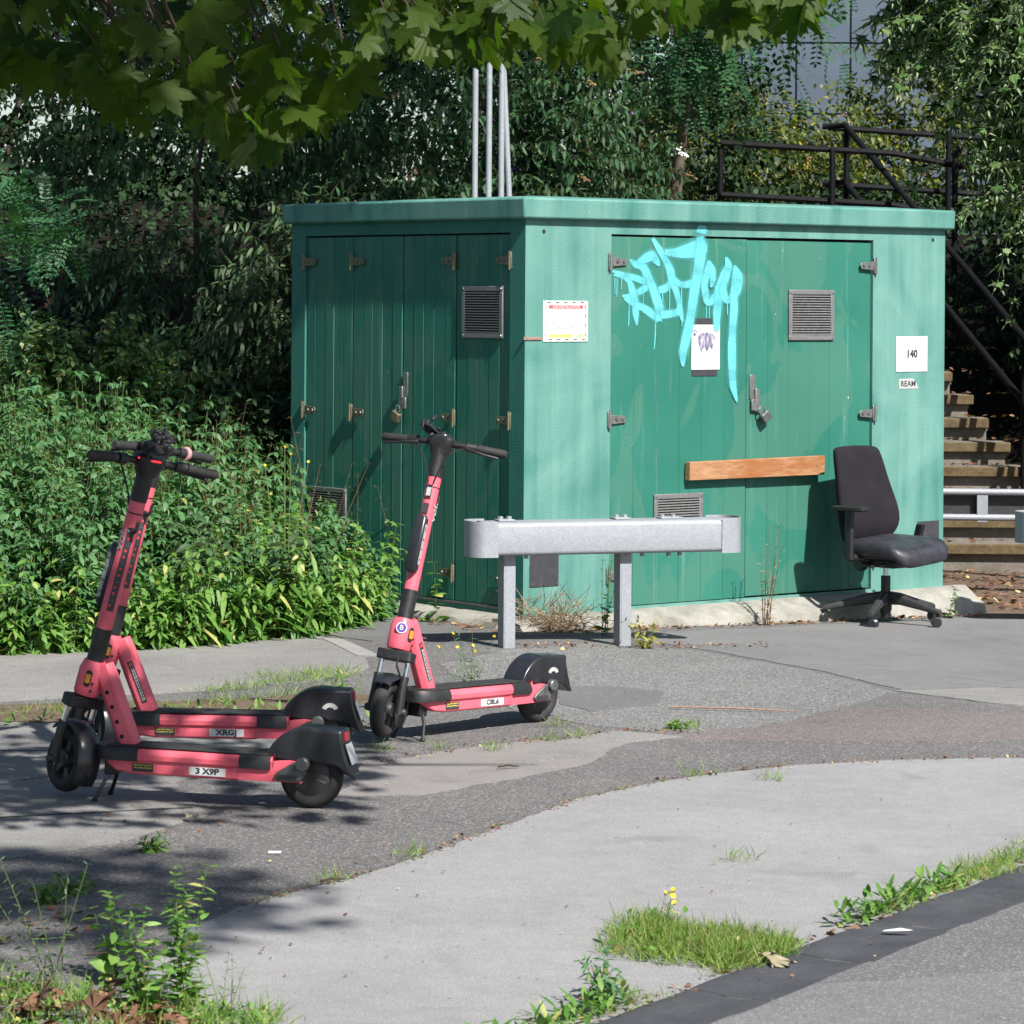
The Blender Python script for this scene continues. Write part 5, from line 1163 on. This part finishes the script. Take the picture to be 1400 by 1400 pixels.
# ------------------------------------------------------------------ nettle bed
def field(n, x0, x1, y1, front=.0):
    X = rng.uniform(x0, x1, n); e = edge_y(X); t = rng.random(n)**1.25; Y = e+.06+(y1-e)*t
    return X, Y
X, Y = field(1500, -3.4, -.62, 19.4); dist = Y-edge_y(X)
keep = ~((X > -.95) & (Y > 17.6+1.2*(-.62-X))); X, Y, dist = X[keep], Y[keep], dist[keep]; n = len(X)
Z = gz(X, Y)+bank(X, Y)-.03
Hh = np.clip(.34+.55*np.clip(dist/.9, 0, 1), .3, 1)*rng.uniform(.7, 1.2, n)*np.interp(X, [-2.2, -1.6, -1.2, -.62], [.98, .78, .46, .38])*(1+.28*np.sin(X*6.1+Y*3.3)*np.sin(Y*5.7-X*2.1))
P, D, N, S, C = shoots(np.stack([X, Y, Z], -1), np.stack([rng.normal(0, .14, n), -.1+rng.normal(0, .14, n), np.ones(n)], -1), Hh, 9, .04, 4, .105, .42, .14, .5, .5)
sn = .5+.5*np.sin(P[:, 0]*5.1+P[:, 1]*2.7)*np.sin(P[:, 1]*4.3-P[:, 0]*3.3+P[:, 2]*4)
nb = scatter('nettle_bed', T_WEED, P, D, N, S*(.75+.5*sn), M['nettle'], None, np.clip(.62*rng.random(len(P))+.38*sn, 0, .985)); tag(nb, 'dense bed of green nettles along the footway', 'plants', None, 'stuff')
st_ = stems_mesh('stems', C, .004, M['stem'], nb)
# nettle tassels at the tops
n2 = 700; ii = rng.choice(n, n2); tp = np.repeat(C[ii, -1], 9, 0)+rng.normal(size=(n2*9, 3))*np.array([.02, .02, .03])
ts = scatter('seed_tassels', T_TINY, tp, rng.normal(size=(n2*9, 3))-UPV*.6, np.tile(UPV, (n2*9, 1))+rng.normal(size=(n2*9, 3))*.3, .045, M['bramble'], nb)
# broad bright weeds along the front of the bed
n = 300; X = rng.uniform(-2.75, -.66, n); Y = edge_y(X)+rng.uniform(-.06, .38, n); Z = gz(X, Y)+bank(X, Y)-.01
P, D, N, S, C = shoots(np.stack([X, Y, Z], -1), np.stack([rng.normal(0, .3, n), -.25+rng.normal(0, .2, n), np.ones(n)], -1), rng.uniform(.08, .55, n)*(.7+.5*np.abs(np.sin(X*7))), 8, .12, 3, .085, .35, .05, .4, .9)
wb = scatter('weed_fringe', T_WEED, P, D, N, S, M['bright']); tag(wb, 'bright broad-leaved weeds spilling onto the footway', 'plants', None, 'stuff')
stems_mesh('stems', C, .004, M['stem'], wb)
X = rng.uniform(-1.75, -.72, 300); Y = edge_y(X)-rng.uniform(0, .06, 300)
wl = scatter('long_leaves', T_NARROW, np.stack([X, Y, gz(X, Y)+rng.uniform(.02, .3, 300)], -1), np.stack([rng.normal(0, .6, 300), -.6+rng.normal(0, .3, 300), rng.normal(.1, .5, 300)], -1), np.tile(UPV, (300, 1)), rng.uniform(.1, .2, 300), M['bright'], wb)

# other species threaded through the bed
for nm, lb, tm, mt, cx, cy, rx, ry, n, hh, lf in (('bramble_patch', 'pale bramble leaves threaded through the nettles at left', T_OVW, 'bramble', -2.5, 17.6, .6, .8, 170, .75, .075), ('dock_patch', 'darker dock leaves among the nettles behind the scooters', T_WEED, 'budd2', -1.85, 16.7, .45, .45, 110, .55, .12), ('bindweed_patch', 'bindweed leaves climbing the nettles near the cabinet', T_OVW, 'bright', -1.35, 17.5, .3, .5, 90, .48, .06), ('bare_stems', 'dry bare stems standing among the nettles', T_STRAW, 'straw', -1.8, 17.3, .9, .9, 70, 1.0, .06)):
    X = cx+rng.normal(0, rx*.6, n); Y = np.maximum(cy+rng.normal(0, ry*.6, n), edge_y(X)+.1); Z = gz(X, Y)+bank(X, Y)
    P, D, N, S, C = shoots(np.stack([X, Y, Z], -1), np.stack([rng.normal(0, .2, n), rng.normal(-.1, .2, n), np.ones(n)], -1), rng.uniform(.6, 1.1, n)*hh, 8, .08, 3, lf, .3, .3, .3, .8)
    o = scatter(nm, tm, P, D, N, S, M[mt]); tag(o, lb, 'plants', None, 'stuff'); stems_mesh('stems', C, .003, M['straw' if mt == 'straw' else 'stem'], o)
# ------------------------------------------------------------------ single weeds
def weed(name, label, base, h, tmpl, m, nst=1, nodes=10, per=2, leaf=.05, ldroop=.2, spread=.12, fl=None, nfl=0, cat='plant', stem='stem', taper=.5, droop=.05, group='single weeds'):
    z = tz(*base); root = empty(name, (base[0], base[1], z), 0, label, cat, group)
    P0 = rng.normal(0, .012, (nst, 3))*np.array([1, 1, 0]); D0 = np.stack([rng.normal(0, spread, nst), rng.normal(0, spread, nst), np.ones(nst)], -1)
    L = h*rng.uniform(.7, 1.05, nst); L[0] = h
    P, D, N, S, C = shoots(P0, D0, L, nodes, droop, per, leaf, ldroop, .06, taper, .5)
    scatter('foliage', tmpl, P, D, N, S, M[m], root); stems_mesh('stems', C, max(.0022, h*.006), M[stem], root)
    if fl:
        for k in range(nfl):
            c = C[k % nst, -1 if k < nst else -3]+rng.normal(0, .02, 3)*(k >= nst)
            f_ = MB()
            for q in range(9):
                a = q*.698; f_.add([(0, 0, 0), (.0072*math.cos(a-.28), .0072*math.sin(a-.28), .003), (.0085*math.cos(a), .0085*math.sin(a), .003), (.0072*math.cos(a+.28), .0072*math.sin(a+.28), .003)], [(0, 1, 2, 3)])
            f_.lathe([(0, -.009), (.003, -.006), (.004, .0), (0, .002)], 8)
            T = Matrix.Translation(Vector(c)) @ Matrix.Rotation(R(rng.uniform(10, 60)), 4, 'X') @ Matrix.Rotation(R(rng.uniform(-40, 40)), 4, 'Y')
            f_.v = [tuple(T @ Vector(p)) for p in f_.v]; f_.build('flower', M[fl], root)
    return root
weed('hawkweed', 'tall hawkweed with yellow flowers rising from the nettles by the side vent', (-1.18, 16.75), .95, T_NARROW, 'bright', 4, 10, 1, .10, .2, .10, 'flower', 4, 'plant', 'stem', .8)
weed('ragwort', 'small yellow-flowered ragwort behind the lone scooter', (-.17, 14.35), .26, T_NARROW, 'nettle', 9, 8, 2, .05, .1, .35, 'flower', 6)
weed('weed', 'yellowing weed at the foot of the right barrier post', (.70, 16.05), .20, T_LANCE, 'yellowleaf', 5, 6, 2, .07, .1, .5)
weed('weed', 'thin climbing weed between barrier post and cabinet door', (.50, 16.80), .55, T_OV, 'nettle', 5, 9, 2, .045, .2, .15)
weed('dried_weed', 'tall dried weed standing against the right cabinet door', (1.42, 17.72), .62, T_NARROW, 'straw', 6, 9, 2, .05, .0, .12, None, 0, 'plant', 'straw')
weed('weed', 'young green sapling on the plinth under the side doors', (-.40, 17.25), .34, T_OVW, 'bright', 2, 6, 2, .075, .3, .08)
weed('weed', 'small weed on the concrete plinth end behind the chair', (2.55, 18.62), .2, T_OV, 'bramble', 3, 6, 2, .05, .2, .2)
weed('wild_lettuce', 'pale spindly wild lettuce at the lower left edge', (-1.13, 8.0), .40, T_NARROW, 'budd2', 5, 14, 2, .050, .0, .20, None, 0, 'plant', 'stem', .6)
weed('weed', 'leafy goosefoot weed beside the spindly lettuce at lower left', (-.99, 8.12), .25, T_OV, 'bright', 4, 8, 2, .065, .15, .2)
weed('fleabane', 'bushy upright fleabane in the lower left foreground', (-.80, 7.86), .36, T_LANCE, 'bright', 5, 20, 3, .060, .1, .13)
weed('fleabane', 'smaller fleabane left of the bushy one', (-.90, 7.82), .27, T_LANCE, 'bright', 4, 12, 3, .065, .15, .16)
weed('weed', 'wispy seeding weed at the bottom edge right of the fleabane', (-.69, 7.70), .20, T_NARROW, 'bramble', 5, 8, 2, .035, .0, .3)
weed('weed', 'broad-leaved seedling clump at the bottom of the frame', (-.86, 7.66), .2, T_OVW, 'bright', 5, 5, 2, .05, .2, .3)
weed('thistle', 'ragged green thistle on the channel edge at bottom centre', (.23, 7.95), .15, T_LANCE, 'nettle', 7, 7, 2, .06, .1, .45)
# dry straw heap by the cabinet corner
n = 420; c = np.array([.22, 16.88]); P = np.stack([c[0]+rng.normal(0, .13, n), c[1]+rng.normal(0, .05, n), np.abs(rng.normal(0, .06, n))], -1); P[:, 2] += gz(P[:, 0], P[:, 1])
o = scatter('straw_heap', T_STRAW, P, np.stack([rng.normal(0, 1, n), rng.normal(0, .5, n), rng.normal(.25, .6, n)], -1), rng.normal(size=(n, 3)), rng.uniform(.08, .24, n), M['straw']); tag(o, 'heap of dry brown straw at the cabinet corner', 'straw', None, 'stuff')

# ------------------------------------------------------------------ grass and ground cover
def tufts(name, label, pts, per, h, m='grassm', spread=.5, rad=.03, kind='stuff', cat='grass'):
    pts = np.asarray(pts, float); n = len(pts)*per
    q = np.repeat(pts, per, 0)+rng.normal(0, rad, (n, 2)); P = np.stack([q[:, 0], q[:, 1], gz(q[:, 0], q[:, 1])], -1)
    o = scatter(name, T_BLADE, P, np.stack([rng.normal(0, spread, n), rng.normal(0, spread, n), np.ones(n)], -1), rng.normal(size=(n, 3)), rng.uniform(.5, 1.2, n)*h, M[m]); tag(o, label, cat, None, kind); return o
def along(poly, n, jit):
    poly = [Vector(p) for p in poly]; out = []
    for k in range(n):
        i = rng.integers(len(poly)-1); p = poly[i].lerp(poly[i+1], rng.random()); out.append((p.x+rng.normal(0, jit), p.y+rng.normal(0, jit)))
    return out
G = lambda k, s_: gp(k, s_)
# big clump on the pavement edge and strip along the channel
cl = [(.36+.38*a+rng.normal(0, .05), 8.72+.0*a-.30*a+rng.normal(0, .13)) for a in rng.random(230)]
cl = [p for p in cl if (Vector(p)-G0).dot(GN) < -.0]
tufts('grass_patch', 'large grass clump with yellow flowers on the pavement edge', cl, 42, .058, 'grassm', .7, .02)
P = np.array(cl)[rng.integers(len(cl), size=110)]; 
o = scatter('clover', T_OVW, np.concatenate([P+rng.normal(0, .03, P.shape), rng.uniform(.01, .05, (110, 1))], 1), rng.normal(size=(110, 3))+UPV*.3, np.tile(UPV, (110, 1))+rng.normal(size=(110, 3))*.4, .022, M['bright']); tag(o, 'low broad leaves among the grass clump', 'plants', None, 'stuff')
tufts('grass_strip', 'grass growing along the channel joint', along([G(1.45, -.03), G(2.35, -.04)], 40, .018)+along([G(2.2, -.06), G(3.0, -.06)], 110, .04)+along([G(-.5, -.05), G(.35, -.05)], 30, .03), 14, .045, 'grassm', .8, .015)
X = np.array(along([G(1.4, -.04), G(2.2, -.05)], 200, .022)+along([G(-.6, -.06), G(.2, -.05)], 170, .03))
o = scatter('channel_weeds', T_LANCE, np.concatenate([X, rng.uniform(.005, .05, (len(X), 1))], 1), rng.normal(size=(len(X), 3))+UPV*.3, np.tile(UPV, (len(X), 1)), .055, M['bright']); tag(o, 'leafy weeds rooted along the channel joint', 'plants', None, 'stuff')
weed('hawkweed', 'tiny yellow hawkweed flowering in the grass clump', (.42, 8.82), .13, T_NARROW, 'bright', 5, 5, 1, .05, .2, .25, 'flower', 5)
P = np.array(cl)[rng.integers(len(cl), size=420)]
o = scatter('dry_grass', T_STRAW, np.concatenate([P+rng.normal(0, .03, P.shape), rng.uniform(.0, .03, (420, 1))], 1), rng.normal(size=(420, 3))+UPV*.5, rng.normal(size=(420, 3)), rng.uniform(.04, .08, 420), M['straw']); tag(o, 'dry straw blades in the grass clump', 'grass', None, 'stuff')
# tufts in cracks
cr = [(-.50, 12.28), (-.28, 12.35), (-.06, 12.34), (.16, 12.62), (.28, 12.72), (.20, 13.05), (.75, 13.0), (.95, 11.62), (.68, 11.72), (.72, 9.95), (-.52, 9.55), (-.30, 9.98)]
tufts('grass_tufts', 'small grass tufts in pavement cracks', [p for p in cr for _ in range(3)], 13, .055, 'grassm', .55, .03)
jt = along([(-3.2, 13.25), (-2.2, 13.3), (-1.4, 13.55), (-.7, 14.2)], 150, .04)+along([(-1.35, 14.05), (-.66, 14.85)], 80, .03)+along([(-1.2, 14.6), (-.7, 14.9)], 30, .03)
tufts('crack_grass', 'sparse dry grass along the footway joint', jt, 6, .06, 'grassm', .7, .03)
jt2 = np.array(along([(-2.2, 12.95), (-1.5, 13.2), (-.8, 13.5), (-.55, 13.0)], 260, .06))
o = scatter('crack_weeds', T_LANCE, np.concatenate([jt2, rng.uniform(.0, .04, (260, 1))], 1), rng.normal(size=(260, 3))+UPV*.4, np.tile(UPV, (260, 1)), .055, M['bright']); tag(o, 'small green weeds along the cracked slab edge', 'plants', None, 'stuff')
# lower left ground cover
n = 9000; X = -1.75+1.2*rng.random(n)**1.0; Y = 7.2+.95*rng.random(n); k = (Y < 7.98+.12*np.sin(X*9)+.06*np.sin(X*23)-.55*np.clip(X+1.0, 0, 1)) & (rng.random(n) < .35+.65*(np.sin(X*8+1)*np.sin(Y*10) > -.3)); X, Y = X[k], Y[k]; n = len(X)
o = scatter('ground_cover', T_LOW, np.stack([X, Y, rng.uniform(.0, 1, n)*(.02+.05*np.clip(np.sin(X*11+Y*7)*np.sin(Y*13-X*5), 0, 1))], -1), rng.normal(size=(n, 3))+UPV*.3, np.tile(UPV, (n, 1))+rng.normal(size=(n, 3))*.5, rng.uniform(.008, .022, n), M['bright']); tag(o, 'low green ground cover in the lower left corner', 'plants', None, 'stuff')
ii = rng.choice(n, 260); tufts('grass_tufts', 'short grass among the lower left ground cover', np.stack([X[ii], Y[ii]], -1), 8, .07, 'grassm', .6, .03)
# weeds near the left scooter shade
for (x, y, h_, lb) in ((-1.28, 9.35, .07, 'flat green weed in the shaded cracks at left'), (-1.33, 9.18, .09, 'small shaded weed left of the leafy one'), (-1.12, 10.05, .06, 'tiny sprout on the slab joint below the front scooter'), (-.73, 13.95, .15, 'plantain with upright stalks behind the scooter fenders'), (.68, 13.0, .04, 'tiny sprig on the gravelly asphalt')):
    weed('weed', lb, (x, y), h_, T_LANCE, 'bright', 6, 5, 2, .06, .15, .6)

# dirt and sprigs caught along the paving joints
# ------------------------------------------------------------------ fallen leaves and twigs
def curl(P, s_, m, name, label, tm=T_OVW, flat=.25):
    n = len(P); P = np.asarray(P, float)
    if P.shape[1] == 2: P = np.concatenate([P, (gz(P[:, 0], P[:, 1])+.008)[:, None]], 1)
    o = scatter(name, tm, P, np.stack([rng.normal(0, 1, n), rng.normal(0, 1, n), rng.normal(0, flat, n)], -1), np.tile(UPV, (n, 1))+rng.normal(size=(n, 3))*flat*1.3, s_, M[m]); tag(o, label, 'leaves', None, 'stuff'); return o
toe = [(KM @ Vector(p)).xy for p in ((-.15, 2.0, 0), (-.22, 1.0, 0), (-.25, -.2, 0), (.8, -.25, 0), (2.2, -.24, 0), (3.3, -.22, 0))]
curl(along(toe, 520, .045), rng.uniform(.015, .045, 520), 'drylf', 'leaf_litter', 'brown leaf litter along the cabinet plinth')
curl(along([(.0, 16.05), (.65, 16.15), (1.3, 16.35)], 170, .07), rng.uniform(.012, .03, 170), 'drylf', 'leaf_litter', 'brown litter under the barrier')
n = 1500; curl(np.stack([rng.uniform(2.4, 5, n), rng.uniform(19.2, 23, n)], -1), rng.uniform(.02, .06, n), 'drylf', 'leaf_litter', 'brown fallen leaves strewn behind the cabinet by the steps')
sl = []
for i in range(13):
    for k in range(26): sl.append((rng.uniform(2.6, 3.9), 23+.3*i+rng.uniform(.08, .28), .17*i+.015))
curl(sl, .045, 'drylf', 'leaf_litter', 'dead leaves lying on the concrete steps')
n = 170; curl(np.stack([rng.uniform(-1.6, 2.0, n), rng.uniform(8, 15, n)], -1), rng.uniform(.006, .013, n), 'drylf', 'leaf_litter', 'scattered leaf scraps on the paving')
n = 90; curl(np.stack([rng.uniform(-1.7, -.2, n), rng.uniform(8.2, 11, n)], -1), rng.uniform(.008, .02, n), 'drylf', 'leaf_litter', 'leaf scraps around the shaded scooters')
n = 80; curl(np.stack([rng.uniform(-1.75, -1.15, n), rng.uniform(8.6, 9.5, n)], -1), rng.uniform(.015, .04, n), 'drylf', 'leaf_litter', 'shaded leaf litter at the left edge')
n = 90; curl(np.stack([rng.uniform(-1.3, -.78, n), rng.uniform(7.35, 7.85, n), rng.uniform(.02, .06, n)], -1), rng.uniform(.03, .09, n), 'drylf', 'leaf_litter', 'crisp brown plane leaves in the lower left corner', (V, F), .4)
n = 70; curl(np.concatenate([np.array(cl)[rng.integers(len(cl), size=40)], np.array(along([G(-.4, -.03), G(2.8, -.03)], 30, .02))]), rng.uniform(.02, .05, n), 'drylf', 'leaf_litter', 'brown scraps in the kerbside grass', T_OVW, .4)
n = 240; P = np.stack([rng.uniform(-1.6, 2.0, n), rng.uniform(7.8, 15.5, n)], -1)
curl(P, rng.uniform(.006, .012, n), 'paledry', 'pale_grit', 'pale grit and chips on the paving', T_OVW, .1)
curl(along(UP[3:], 420, .018), rng.uniform(.006, .018, 420), 'drylf', 'leaf_litter', 'brown crumbs caught along the edge of the pale concrete')
curl(along([(-.56, 11.9), (-.2, 12.38), (.16, 12.66), (.45, 12.95), (.75, 12.9)], 160, .03), rng.uniform(.006, .02, 160), 'drylf', 'leaf_litter', 'brown crumbs along the patch edges by the lone scooter')
curl(along([G(-.6, -.01), G(3.4, -.01)], 200, .012), rng.uniform(.008, .022, 200), 'drylf', 'leaf_litter', 'brown crumbs along the channel joint')
tufts('grass_tufts', 'tiny grass sprigs along the edge of the pale concrete', along(UP[3:12], 34, .01), 7, .025, 'grassm', .8, .015)
for (x, y, s_, mt, rz, lb) in ((.665, 8.37, .13, 'paledry', 20, 'large pale dry leaf lying on the channel below the grass'), (-1.38, 8.58, .075, 'yellowleaf', 70, 'yellow-green fallen leaf at the left edge'), (-1.08, 10.62, .055, 'paledry', 10, 'pale dry leaf under the front scooter deck'), (.18, 7.86, .06, 'drylf', 40, 'tan curled leaf on the bottom kerb edge'), (-.98, 7.98, .06, 'drylf', 200, 'tan plane leaf beside the goosefoot weed'), (-.63, 10.78, .03, 'drylf', 90, 'small ochre leaf by the front scooter rear wheel')):
    n_ = 3; o = scatter('fallen_leaf', (V, F), np.zeros((1, 3)), [(math.cos(R(rz)), math.sin(R(rz)), .08)], [(.15, -.2, 1)], s_, M[mt], None, np.array([.4])); o.location = (x, y, float(gz(x, y))+.022); tag(o, lb, 'leaf', 'single fallen leaves')
for (x, y, L, rz, lb) in ((-.60, 11.62, .10, -15, 'brown twig on the pinkish concrete behind the front scooter'), (.95, 13.55, .55, -12, 'long thin reddish twig on the coarse asphalt'), (.0, 11.85, .08, 10, 'short twig at the edge of the dark asphalt'), (-1.05, 8.42, .12, 5, 'pale stick on the asphalt behind the fleabane'), (-.52, 9.52, .08, 30, 'small stick on the joint of the pale concrete')):
    d = Vector((math.cos(R(rz)), math.sin(R(rz)), 0))*L/2
    tws = MB().tube([-d, Vector((0, .01, .004)), d*.5+Vector((0, .012, 0)), d], [.004, .0045, .004, .002], 6).build('twig', M['rust'] if 'reddish' in lb else M['twig'], None); tws.location = (x, y, float(gz(x, y))+.012); tag(tws, lb, 'twig', 'fallen twigs')
lit = MB().add([(-.04, -.009, .002), (.03, -.010, .004), (.048, .003, .003), (.012, .010, .008), (-.032, .008, .002)], [(0, 1, 2, 3, 4)]).build('paper_scrap', M['white'], None); lit.location = (*gp(1.37, .14), .014); tag(lit, 'thin white paper scrap lying in the dark channel', 'litter')
lit = MB().tube([(-.02, 0, 0), (.02, 0, 0)], .004, 8).build('cigarette_end', M['white'], None); lit.location = (-.73, 10.0, .01); tag(lit, 'white cigarette end on the dark asphalt', 'litter')
